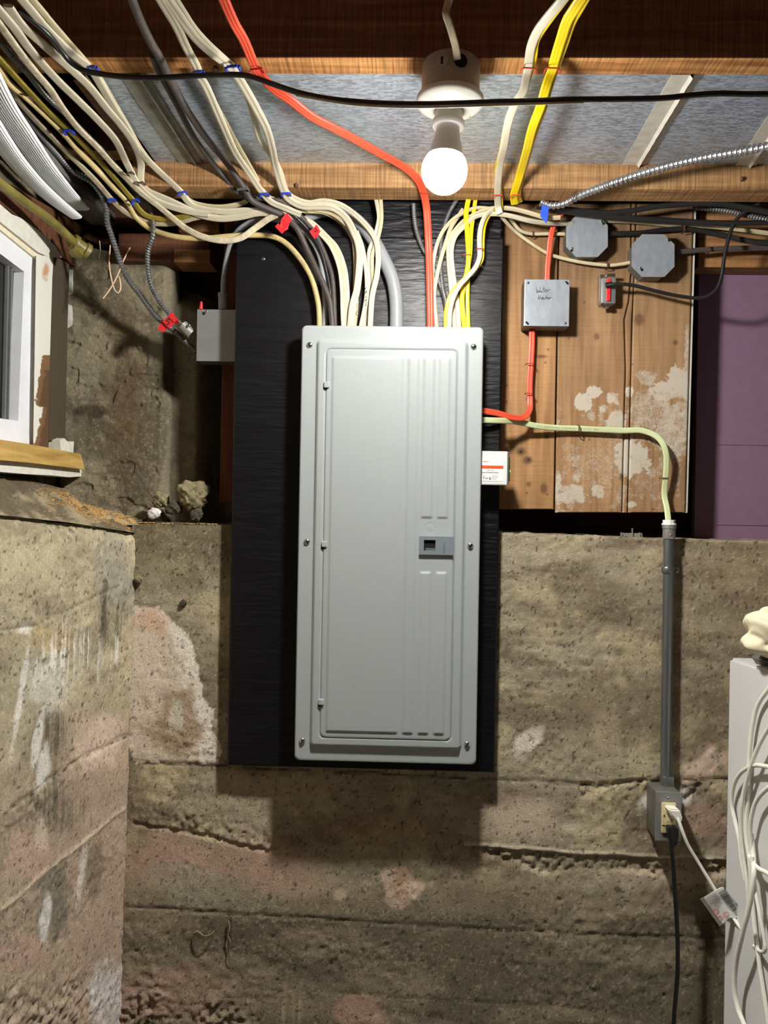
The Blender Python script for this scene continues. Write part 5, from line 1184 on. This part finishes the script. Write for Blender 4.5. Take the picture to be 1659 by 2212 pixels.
# orange
cable([(478, -14), (484, 0), (505, 48), (527, 87), (545, 130), (556, 152), (569, 169), (593, 193), (629, 217), (671, 250), (716, 274), (762, 298), (822, 332), (870, 359), (900, 385), (914, 415), (920, 440, 1.70), (923, 470, 1.715), (926, 530, 1.735), (928, 593, 1.738), (929, 641, 1.738), (930, 715, 1.738)], 'flat3', 16.5, 7, 'orange', 'bright orange-red flat cable crossing from the top to the panel', off=-.01, sag=0.07)
# right of the orange
cable([(1226, -14), (1189, 30), (1162, 66), (1147, 102), (1141, 145), (1132, 193), (1113, 223), (1098, 265), (1089, 316), (1080, 356), (1076, 392), (1075, 422), (1076, 446, 1.72), (1080, 462, 1.725)], 'flat', 15, 6, 'nmwhite', 'white flat cable from top right to the joist, right of the bulb', off=-.006, sag=0.1)
cable([(1230, -14), (1192, 36), (1160, 84), (1154, 120), (1147, 150), (1128, 200), (1103, 240), (1092, 280), (1085, 320), (1074, 370), (1080, 415), (1082, 450, 1.725)], 'flat', 11, 5, 'yellow', 'thin yellow cable peeking out beside the white one right of the bulb', off=.004, sag=0.1)
cable([(1262, -14), (1228, 39), (1213, 81), (1198, 130), (1193, 151), (1180, 187), (1168, 229), (1150, 277), (1138, 325), (1126, 368), (1117, 398), (1110, 422), (1112, 440, 1.71)], 'flat3', 17, 6, 'yellow', 'yellow flat cable from top right to the joist, front of its pair', off=-.006, sag=0.09)
cable([(1270, -14), (1236, 45), (1220, 90), (1204, 134), (1196, 154), (1184, 192), (1172, 234), (1154, 284), (1140, 332), (1128, 374), (1120, 404), (1118, 422), (1122, 436, 1.715)], 'flat', 15, 5, 'yellow', 'yellow flat cable behind the front one of the pair', off=.004, sag=0.09)
cable([(1065, 452, 1.725), (1051, 463, 1.722), (1041, 482, 1.722), (1036, 508, 1.724), (1036, 537, 1.727), (1036, 556, 1.73), (1027, 578, 1.728), (1010, 598, 1.725), (993, 617, 1.723), (980, 641, 1.723), (972, 672, 1.728), (970, 715, 1.735)], 'flat', 11, 5.5, 'nmwhite', 'white cable making an S bend in front of the yellow cables above the panel', off=-.004)
cable([(1074, 452, 1.732), (1058, 463, 1.73), (1047, 484, 1.73), (1043, 510, 1.732), (1042, 540, 1.735), (1040, 562, 1.735), (1024, 586, 1.735), (1002, 604, 1.734), (984, 622, 1.732), (970, 645, 1.732), (963, 678, 1.736), (963, 715, 1.74)], 'flat', 9.5, 5, 'yellow', 'yellow cable following the white S bend above the panel')
cable([(1013, 425, 1.73), (1007, 460, 1.73), (1009, 496, 1.73), (1012, 549, 1.73), (1010, 581, 1.733), (1002, 617, 1.74), (998, 650, 1.742), (1004, 715, 1.744)], 'flat3', 11.5, 6, 'yellow', 'left yellow cable of the pair dropping from the joist to the panel')
cable([(1028, 425, 1.735), (1022, 468, 1.735), (1018, 501, 1.735), (1016, 545, 1.735), (1012, 581, 1.738), (1010, 640, 1.745), (1012, 715, 1.748)], 'flat', 9.5, 5, 'yellow', 'right yellow cable of the pair dropping from the joist to the panel')
cable([(1070, 452, 1.735), (1030, 449, 1.735), (1005, 458, 1.735), (981, 472, 1.737), (959, 496, 1.74), (945, 525, 1.745), (937, 560, 1.75), (934, 600, 1.752), (936, 650, 1.752), (942, 715, 1.752)], 'flat', 9, 5, 'nmwarm', 'ivory cable arching down just right of the orange one, topmost arch')
cable([(1000, 452, 1.742), (975, 490, 1.742), (966, 516, 1.742), (954, 554, 1.742), (943, 600, 1.744), (938, 640, 1.745), (944, 715, 1.748)], 'flat', 9.5, 5, 'nmwarm', 'ivory cable second right of the orange one')
cable([(1210, 470, 1.735), (1180, 470, 1.735), (1137, 458, 1.735), (1100, 450, 1.735), (1055, 452, 1.735), (1010, 472, 1.737), (985, 496, 1.74), (971, 520, 1.742), (969, 554, 1.744), (974, 617, 1.745), (983, 715, 1.748)], 'flat', 11, 5.5, 'nmwarm', 'wide ivory cable coming from the planks over the top to the panel')
cable([(1235, 483, 1.79), (1200, 483, 1.77), (1150, 478, 1.745), (1101, 466, 1.73), (1065, 462, 1.728), (1029, 467, 1.73), (1005, 487, 1.732), (983, 511, 1.735), (975, 545, 1.738), (979, 593, 1.74), (987, 650, 1.742), (992, 715, 1.744)], 'flat', 11, 5.5, 'nmwhite', 'white cable stapled on the planks and bending down to the panel')
cable([(893, 440, 1.75), (895, 472, 1.75), (901, 504, 1.75), (914, 538, 1.752), (932, 566, 1.754), (947, 605, 1.754), (962, 655, 1.752), (966, 715, 1.752)], 'round', 10, 0, 'armor', 'armored cable passing behind the orange cable above the panel', armor=.0045)
cable([(986, 432, 1.75), (968, 465, 1.75), (955, 508, 1.752), (951, 557, 1.752), (956, 617, 1.75), (965, 660, 1.75), (970, 715, 1.75)], 'round', 9, 0, 'armor', 'thin armored cable between the ivory cables above the panel', armor=.004)
# lamp feed
cable([(972, -20, 1.18), (970, 0, 1.19), (963, 28, 1.195), (968, 44, 1.20), (976, 70, 1.21), (984, 100, 1.225), (988, 128, 1.24)], 'flat', 12, 6, 'grimy', 'flat greyish white cable entering the top of the round ceiling box')
# right side armored, black cables
cable([(1168, 437, 1.715), (1189, 444, 1.71), (1219, 440, 1.70), (1249, 425, 1.68), (1310, 401, 1.63), (1370, 380, 1.60), (1430, 362, 1.56), (1490, 347, 1.52), (1551, 335, 1.48), (1611, 325, 1.44), (1680, 312, 1.40)], 'round', 15, 0, 'armor', 'bright silver armored cable rising to the right edge', armor=.0098)
cable([(1500, 447, 1.80), (1551, 452, 1.79), (1596, 461, 1.78), (1640, 471, 1.77), (1700, 480, 1.76)], 'round', 12, 0, 'armord', 'dull armored cable at the right edge behind the black cables', armor=.006)
cable([(1160, 446, 1.745), (1220, 452, 1.745), (1300, 460, 1.75), (1360, 456, 1.75), (1420, 446, 1.745), (1500, 440, 1.74), (1560, 441, 1.74), (1600, 447, 1.74), (1680, 462, 1.74)], 'flat', 14, 7, 'blackj', 'topmost black cable sagging under the joist on the right')
cable([(1180, 452, 1.75), (1214, 456, 1.75), (1280, 464, 1.755), (1348, 470, 1.76), (1457, 477, 1.77), (1529, 481, 1.77), (1600, 482, 1.77), (1690, 480, 1.77)], 'flat', 13, 7, 'blackj', 'second black cable running straight right above the octagonal boxes')
cable([(1316, 505, 1.81), (1384, 503, 1.81), (1430, 497, 1.81), (1475, 494, 1.81), (1511, 498, 1.81), (1573, 511, 1.81), (1620, 521, 1.80), (1690, 527, 1.80)], 'flat', 12, 7, 'blackj', 'black cable leaving the upper octagonal box to the right')
cable([(1460, 545, 1.812), (1529, 539, 1.815), (1601, 536, 1.815), (1690, 535, 1.815)], 'flat', 12, 7, 'brownj', 'dark cable leaving the lower octagonal box to the right')
cable([(1312, 616, 1.785), (1330, 614, 1.78), (1366, 616, 1.78), (1421, 630, 1.78), (1475, 641, 1.78), (1518, 643, 1.775), (1545, 628, 1.77), (1558, 600, 1.77), (1564, 560, 1.77), (1573, 519, 1.77), (1587, 480, 1.77), (1609, 458, 1.76), (1640, 440, 1.75)], 'round', 8.5, 0, 'blackj', 'black cord swooping from the chromed utility box up to the right')
cable([(1081, 465, 1.745), (1090, 476, 1.76), (1113, 500, 1.79), (1145, 524, 1.80), (1178, 545, 1.81), (1204, 555, 1.812), (1258, 567, 1.812), (1312, 573, 1.812), (1340, 571, 1.812), (1368, 566, 1.812)], 'round', 8.5, 0, 'nmwarm', 'ivory cable sagging across the planks to the lower octagonal box')
cable([(1100, 470, 1.77), (1108, 480, 1.79), (1124, 498, 1.80), (1149, 505, 1.81), (1190, 505, 1.812), (1228, 506, 1.812)], 'round', 8.5, 0, 'nmwarm', 'short ivory cable entering the left side of the upper octagonal box')
cable([(1235, 483, 1.81), (1300, 477, 1.812), (1380, 479, 1.812), (1457, 486, 1.812), (1520, 488, 1.812), (1600, 496, 1.81), (1690, 508, 1.81)], 'flat', 11, 6, 'nmwarm', 'ivory cable running right behind the black cables above the octagonal boxes')
cable([(1216, 458, 1.77), (1206, 470, 1.78), (1196, 487, 1.79), (1189, 515, 1.795), (1186, 545, 1.80), (1183, 575, 1.803), (1182, 612, 1.806)], 'flat2', 12, 6, 'orange', 'orange cable dropping into the top of the Water Heater box', off=-.003)
cable([(1149, 708, 1.81), (1149, 740, 1.812), (1147, 780, 1.812), (1144, 834, 1.812), (1145, 868, 1.81), (1143, 888, 1.80), (1130, 902, 1.785), (1108, 902, 1.77), (1075, 893, 1.755), (1046, 888, 1.745), (1034, 887, 1.742)], 'flat2', 14, 6, 'orange', 'orange cable bending from the Water Heater box to the panel side')
cable([(1034, 907, 1.742), (1060, 908, 1.745), (1090, 909, 1.76), (1120, 912, 1.79), (1159, 920, 1.805), (1200, 924, 1.812), (1249, 926, 1.815), (1340, 930, 1.815), (1385, 930, 1.812), (1421, 945, 1.805), (1438, 975, 1.80), (1439, 1020, 1.805), (1435, 1066, 1.812), (1441, 1100, 1.80), (1445, 1140, 1.785)], 'flat', 13.5, 5, 'greend', 'pale green-white cable running over the planks into the conduit')
# handwriting and print on cables
strokes([[(770, 681), (776, 681), (776, 675), (770, 674), (769, 680)], [(772, 671), (777, 669)], [(773, 666), (778, 665)], [(774, 661), (778, 661), (777, 657), (774, 657)], [(772, 657), (779, 655)], [(775, 652), (780, 650)], [(776, 648), (780, 647), (779, 644)]], lambda a, b2_: P(a, b2_, 1.7385), .0005, M['ink'], wl, 'handwriting')
strokes([[(788, 660), (792, 658)], [(789, 655), (792, 653)], [(788, 649), (792, 648), (791, 645)], [(789, 642), (793, 640)], [(789, 632), (792, 631), (791, 627)], [(788, 624), (792, 621)]], lambda a, b2_: P(a, b2_, 1.7335), .0006, M['ink'], wl, 'handwriting')

def path_text(msg, label, i0, i1, size, mat, off, flip=1, lift=.0065, par=None):
    path = resample(catmull(CABLES[label][i0:i1]), .002)
    cu = bpy.data.curves.new('t', 'FONT'); cu.body = msg; cu.size = size; cu.resolution_u = 1; cu.align_y = 'CENTER'; cu.space_character = 1.25
    to = bpy.data.objects.new('t', cu); C.objects.link(to); dg = bpy.context.evaluated_depsgraph_get(); me = bpy.data.meshes.new_from_object(to.evaluated_get(dg)); bpy.data.objects.remove(to); bpy.data.curves.remove(cu)
    for v in me.vertices:
        k = min(len(path) - 2.001, max(0, v.co.x / .002)); i = int(k); p = path[i].lerp(path[i + 1], k - i); t = (path[i + 1] - path[i]).normalized()
        n = Vector((0, -1, 0)); sd = t.cross(n).normalized() * flip; n = sd.cross(t) * flip; n = n if n.y < 0 else -n
        v.co = p + sd * (v.co.y + off) + n * lift
    me.materials.clear(); me.materials.append(M[mat]); o = bpy.data.objects.new('lettering', me); C.objects.link(o)
    pr = [q for q in bpy.data.objects if q.get('label') == label]
    if pr: o.parent = pr[0]
path_text('AWG  615 (UL)  TYPE NM  600V /', 'round aged cream cable with print, arching down into the left of the panel', 17, 24, .0062, 'inkgrey', 0, 1, .0064)
path_text('12-2  TRADEMARK  TYPE NM-B  600 VOLTS  (UL)', 'pale green-white cable running over the planks into the conduit', 4, 12, .0055, 'inkgrey', 0, 1, .0030)
path_text('-  - -  -  - -  -  - -  -  -  - -', 'thick white printed cord sweeping down to the bottom of the frame', 3, 9, .006, 'inkgrey', 0, 1, .0054)
# ---- loose wires at left
for pts, lb in (([(238, 530, 1.80), (236, 570, 1.79), (240, 600, 1.79), (247, 625, 1.79), (255, 633, 1.79), (261, 622, 1.79), (258, 600, 1.79), (254, 596, 1.80)], 'looped bare cream wire hanging below the left bundle'),
                ([(281, 535, 1.80), (268, 560, 1.79), (256, 590, 1.79), (245, 612, 1.79), (234, 630, 1.79), (222, 645, 1.79)], 'straight bare cream wire crossing the looped one')):
    cable(pts, 'round', 3, 0, 'copper', lb, name='wire', cat='wire')
cable([(215, 520, 1.80), (217, 545, 1.80), (214, 558, 1.80)], 'round', 1.6, 0, 'copper', 'short pale hanging thread left of the looped wire', name='wire', cat='wire')

# ================================================================== STAPLES, TAPES
def staple(px, py, Y, w, h, ang, mat, label, group):
    c = P(px, py, Y - .004); d = Vector((math.cos(ang), 0, -math.sin(ang))); u = Vector((d.z, 0, -d.x)) * -1
    w, h = w / 1000, h / 1000
    t = thing('cable_staple', label, 'staple', c, group)
    bm = bmesh.new(); path = [c - d * w / 2 + Vector((0, .012, 0)), c - d * w / 2 + Vector((0, .001, 0)), c - d * w * .4 + Vector((0, -.004, 0)), c + d * w * .4 + Vector((0, -.004, 0)), c + d * w / 2 + Vector((0, .001, 0)), c + d * w / 2 + Vector((0, .012, 0))]
    sweep(bm, path, [(h / 2 * a, .0008 * b2_) for a, b2_ in ((1, 1), (-1, 1), (-1, -1), (1, -1))], nf=lambda p: Vector((0, 0, 1)) if False else u, roll=math.pi / 2)
    obj('saddle', bm, M[mat], t)
    if mat == 'blue':
        for s in (-1, 1):
            q = c + d * s * (w / 2 + .001); bm = bmesh.new(); lathe(bm, [(.0022, -.004), (.0026, -.003), (.0026, .008)], q + Vector((0, .002, 0)), Vector((0, 1, 0)), 10); obj('nail_boss', bm, M[mat], t)
    return t
def staple_c(px, py, w, ang, label, mat='blue', group='blue cable staples', zc=.742, h=4, dy=-.012): staple(px, py, Yc(py, zc) + dy, w, h, ang, mat, label, group)
staple_c(427, 158, 18, -.25, 'blue staple on the first joist over the left white cable'); staple_c(502, 146, 20, -.15, 'blue staple on the first joist over the right white cable pair')
staple_c(200, 146, 12, .1, 'blue staple under the black cable at the left end of the first joist', dy=0)
staple_c(146, 284, 15, -.1, 'blue staple on the olive cable in the left bundle'); staple_c(291, 435, 13, -.5, 'blue staple where the olive cable turns bright yellow', dy=-.012)
staple_c(393, 417, 15, -.2, 'blue staple on the lower joist, leftmost of three', dy=-.016); staple_c(570, 420, 16, -.1, 'blue staple on the lower joist, middle of three', dy=-.016); staple_c(617, 419, 16, -.1, 'blue staple on the lower joist, rightmost of three', dy=-.014)
staple_c(240, 432, 12, -.2, 'blue staple on the greyish cable at far left', dy=-.01)
G2 = 'red wire staples'
staple_c(555, 152, 24, -.1, 'dark red staple over the orange cable at the first joist', 'redst', G2, h=3, dy=-.018); staple_c(1142, 150, 23, .05, 'red staple over the white cable at the first joist', 'redst', G2, h=2, dy=-.016)
staple_c(1193, 150, 23, .05, 'red staple over the yellow cables at the first joist', 'redst', G2, h=2, dy=-.016)
staple_c(917, 418, 18, .0, 'thin red staple over the orange cable on the lower joist', 'redst', G2, h=1.2, dy=-.022); staple_c(1076, 423, 20, 0, 'red staple over the white cable on the lower joist', 'redst', G2, h=1.8, dy=-.02); staple_c(1114, 423, 20, 0, 'red staple over the yellow cables on the lower joist', 'redst', G2, h=1.8, dy=-.02)
staple(1008, 551, 1.732, 18, 1.6, 0, 'redst', 'red staple over the yellow pair on the black board', G2); staple(1037, 538, 1.724, 16, 1.4, 0, 'redst', 'red staple over the white S-bent cable on the black board', G2)
G3 = 'rusty wire staples'
staple(1146, 786, 1.81, 19, 1.6, 0, 'rust', 'upper rusty staple on the orange cable below the Water Heater box', G3); staple(1144, 850, 1.81, 19, 1.6, 0, 'rust', 'lower rusty staple on the orange cable below the Water Heater box', G3)
staple(1250, 926, 1.812, 18, 2.2, math.pi / 2, 'rust', 'rusty staple on the horizontal run of the pale green cable', G3); staple(1436, 1033, 1.812, 18, 2, 0, 'rust', 'rusty staple on the vertical run of the pale green cable', G3)
staple(1312, 573, 1.812, 14, 4, math.pi / 2, 'rust', 'rusty staple on the sagging ivory cable above the utility box', G3); staple(1477, 494, 1.808, 14, 4, math.pi / 2, 'rust', 'staple on the black cable right of the upper octagonal box', G3)
staple(1151, 505, 1.81, 12, 3, math.pi / 2, 'rust', 'staple on the short ivory cable left of the upper octagonal box', G3); staple(1531, 539, 1.812, 13, 4, math.pi / 2, 'rust', 'staple on the dark cable right of the lower octagonal box', G3)
staple(1191, 480, 1.79, 14, 3, math.pi / 2, 'rust', 'staple on the white cables beside the blue tape', G3)
staple_c(281, 374, 13, -.2, 'bare wire staple on the third white cable of the fan', 'rust', G3, h=2, dy=-.016); staple_c(304, 396, 14, -.2, 'bare wire staple at the sharp bend of the second white cable', 'rust', G3, h=3, dy=-.014)
staple_c(524, 410, 26, -.15, 'grey strap staple over the brown-black cables on the lower joist', 'armord', 'grey strap staples', h=5, dy=-.024); staple_c(55, 208, 16, .4, 'dark staple on the cream cable at far left', 'rust', G3, h=2, dy=-.01)
staple(1240, 424, 1.675, 18, 1.6, math.pi / 2 + .3, 'rust', 'thin red-brown staple on the silver armored cable', G3)
# tape flags
def flag(pts, Y, mat, label, tw_=0.006, txt=None):
    t = thing('tape_flag', label, 'tape flag', P(pts[0][0], pts[0][1], Y))
    bm = bmesh.new(); prism(bm, [P(x, y, Y + tw_ * k) for (x, y, k) in pts], Vector((0, .0012, 0))); obj('flag', bm, M[mat], t); return t
t = flag([(619, 459, 0), (631, 473, 0), (624, 484, -.6), (622, 495, 0), (612, 500, 0), (604, 489, -.4), (608, 473, -.6)], 1.69, 'redtape', 'red tape flag on the thick brown-black cable above the panel')
obj('flag_end', prism(bmesh.new(), [P(601, 482, 1.688), P(615, 498, 1.688), P(609, 505, 1.688), P(594, 489, 1.688)], Vector((0, .0012, 0))), M['redtape'], t)
t = flag([(684, 485, 0), (692, 499, 0), (684, 514, 0), (673, 497, 0)], 1.705, 'redtape', 'red tape flag on the second brown-black cable above the panel')
obj('flag_end', prism(bmesh.new(), [P(672, 496, 1.703), P(683, 513, 1.703), P(679, 516, 1.703), P(668, 500, 1.703)], Vector((0, .0012, 0))), M['redtape'], t)
strokes([[(680, 493), (685, 497), (684, 501), (679, 498)]], lambda a, b2_: P(a, b2_, 1.7035), .0007, M['ink'], t)
t = flag([(363, 683, 0), (378, 697, 0), (366, 710, 0), (351, 694, 0)], 1.80, 'redtape', 'red tape flag marked 5 at the left junction box')
obj('wrap', prism(bmesh.new(), [P(370, 674, 1.797), P(383, 692, 1.797), P(375, 696, 1.797), P(364, 682, 1.797)], Vector((0, .02, 0))), M['redtape'], t)
obj('dark_flag_back', prism(bmesh.new(), [P(351, 690, 1.806), P(362, 708, 1.806), P(354, 717, 1.806), P(340, 712, 1.806)], Vector((0, .0012, 0))), M['redtape'], t)
strokes([[(368, 691), (363, 688.5), (360, 692), (363.5, 694), (366, 697), (364, 700.5), (360.5, 699.5)]], lambda a, b2_: P(a, b2_, 1.7985), .0008, M['ink'], t)
t = flag([(1171, 443, 0), (1186, 446, 0), (1184, 462, 0), (1181, 483, 0), (1167, 467, 0)], 1.705, 'bluetape', 'blue tape flag hanging from the silver armored cable')
red = tag(obj('wire_nut', cyl(bmesh.new(), P(434, 668, 1.86), P(435, 652, 1.86), .005, 12, .003), M['redtape']), 'small red wire end poking above the left junction box', 'wire nut')

# ================================================================== LEDGE DEBRIS
def lump(name, px, py, rx, rz, Y, mat, label, cat, seed, amp=.35):
    bm = bmesh.new(); bmesh.ops.create_icosphere(bm, subdivisions=4, radius=1); rr_ = random.Random(seed); ph = [rr_.uniform(0, 6) for _ in range(9)]
    c = P(px, py, Y); sx = rx * Y / F; sz = rz * Y / F
    for v in bm.verts:
        n = v.co; k = 1 + amp * (.45 * math.sin(3.2 * n.x + ph[0]) * math.sin(2.7 * n.z + ph[1]) + .35 * math.sin(6.1 * n.x + 5 * n.y + ph[2]) * math.cos(6.5 * n.z + ph[3]) + .25 * math.sin(13 * n.z + ph[4]) * math.sin(12 * n.x + ph[5]) + .14 * math.sin(27 * n.x + ph[6]) * math.sin(25 * n.z + 21 * n.y + ph[7]))
        v.co = c + Vector((n.x * sx * k, n.y * sx * .7 * k, n.z * sz * k))
    return tag(obj(name, bm, M[mat], None, smooth=True), label, cat)
lump('insulation_lump', 418, 1070, 33, 32, 1.86, 'debris', 'largest shaggy brown lump of insulation on the ledge left of the black board', 'insulation', 3)
lump('insulation_lump', 348, 1080, 19, 18, 1.88, 'debris', 'smaller rounded brown lump on the ledge behind the white wad', 'insulation', 5)
lump('insulation_lump', 376, 1098, 18, 14, 1.86, 'dark_debris', 'dark flat lump between the two brown lumps on the ledge', 'insulation', 8)
lump('insulation_lump', 424, 1112, 14, 14, 1.83, 'dark_debris', 'small dark lump under the largest insulation lump', 'insulation', 9)
lump('paper_wad', 333, 1109, 14, 12, 1.835, 'paper', 'small crumpled white wad on the ledge corner', 'paper', 12, .25)
def chips(name, n, fpos, sz, mat, label, cat='sawdust'):
    bm = bmesh.new()
    for i in range(n):
        p = fpos(i); a = random.uniform(0, 3.14); l = random.uniform(.4, 1) * sz
        d = Vector((math.cos(a), math.sin(a), random.uniform(-.3, .5))) * l; e = Vector((-math.sin(a), math.cos(a), random.uniform(-.3, .3))) * l * .35
        vs = [bm.verts.new(p + q) for q in (d, e, -d, -e)]; t = bm.verts.new(p + Vector((0, 0, l * .3))); 
        for j in range(4): bm.faces.new((vs[j], vs[(j + 1) % 4], t))
        bm.faces.new(vs[::-1])
    o = obj(name, bm, M[mat]); tag(o, label, cat, kind='stuff')
bkx = lambda px: float(np.interp(px, [b_[0] for b_ in bk], [b_[1] for b_ in bk]))
def sp1(i):
    px = random.triangular(60, 310, 260); v = random.betavariate(2, 2)
    pf = PP(px * .985 + 4, float(LTOP(px)) + 3, cornerT, Vector((-LD.y, LD.x, 0))); pbk = PW(px, bkx(px)) if px < 150 else P(px, bkx(px), YU + .01)
    return pf.lerp(pbk, v) + Vector((0, 0, (.007 * math.sin(v * math.pi) + .002)))
chips('sawdust', 1500, sp1, .004, 'sawdust', 'yellow sawdust spilled over the left ledge')
def sp2(i):
    px = random.uniform(300, 470); y = random.uniform(1.80, 1.90); p = P(px, 1130, y); p.z = float(TOPZ(p.x)) + .003; return p
chips('wood_chips', 600, sp2, .0045, 'sawdust', 'yellow wood chips around the insulation lumps on the back ledge')
def sp3(i):
    px = random.uniform(300, 470); y = random.uniform(1.80, 1.88); p = P(px, 1130, y); p.z = float(TOPZ(p.x)) + .004; return p
chips('rubble', 260, sp3, .006, 'dark_debris', 'dark rubble crumbs on the back ledge', 'rubble')

cable([(493, 1988, 1.793), (496, 2005, 1.788), (492, 2020, 1.79), (498, 2036, 1.788), (495, 2055, 1.79), (502, 2075, 1.793)], 'round', 4, 0, 'debris', 'thin knobbly root hanging down the lower concrete wall', name='root', cat='root', taper=lambda t: 1.1 - .8 * t)
cable([(418, 2018, 1.795), (428, 2012, 1.785), (440, 2022, 1.783), (452, 2020, 1.786), (464, 2010, 1.795)], 'round', 4, 0, 'debris', 'curled dry scrap stuck on the lower concrete wall left of the root', name='root', cat='root', taper=lambda t: 1.2 - .8 * t)
lump('mortar_lump', 300, 1252, 9, 8, 1.792, 'debris', 'small tan lump stuck in the wall corner below the ledge', 'mortar', 21, .4)
lump('mortar_lump', 396, 1303, 7, 8, 1.795, 'dark_debris', 'small crumb of mortar on the wall above the pale patch', 'mortar', 22, .5)
bm = bmesh.new(); c_ = P(147, 980, 1.90)
sweep(bm, [c_ + Vector((.008 * math.cos(t), 0, .008 * math.sin(t))) for t in np.linspace(.3, 6.2, 22)], profile('round', .003, 0)); lathe(bm, [(.0016, 0), (.0016, .02)], c_ + Vector((-.006, 0, .002)), Vector((-1, .6, .1)), 8)
tag(obj('eye_hook', bm, M['rust'], None, smooth=True), 'small rusty eye hook beside the window sill', 'hook')
# ================================================================== ROOM SHELL
struct(obj('floor', newbox(-2.6, 2.6, -2.6, 2.3, -.05, 0.0), M['floor']))
struct(obj('wall_rear', newbox(-2.6, 2.6, -2.7, -2.6, 0, 2.45), M['floor']))
struct(obj('wall_side', newbox(2.5, 2.6, -2.6, 2.3, 0, 2.45), M['floor']))
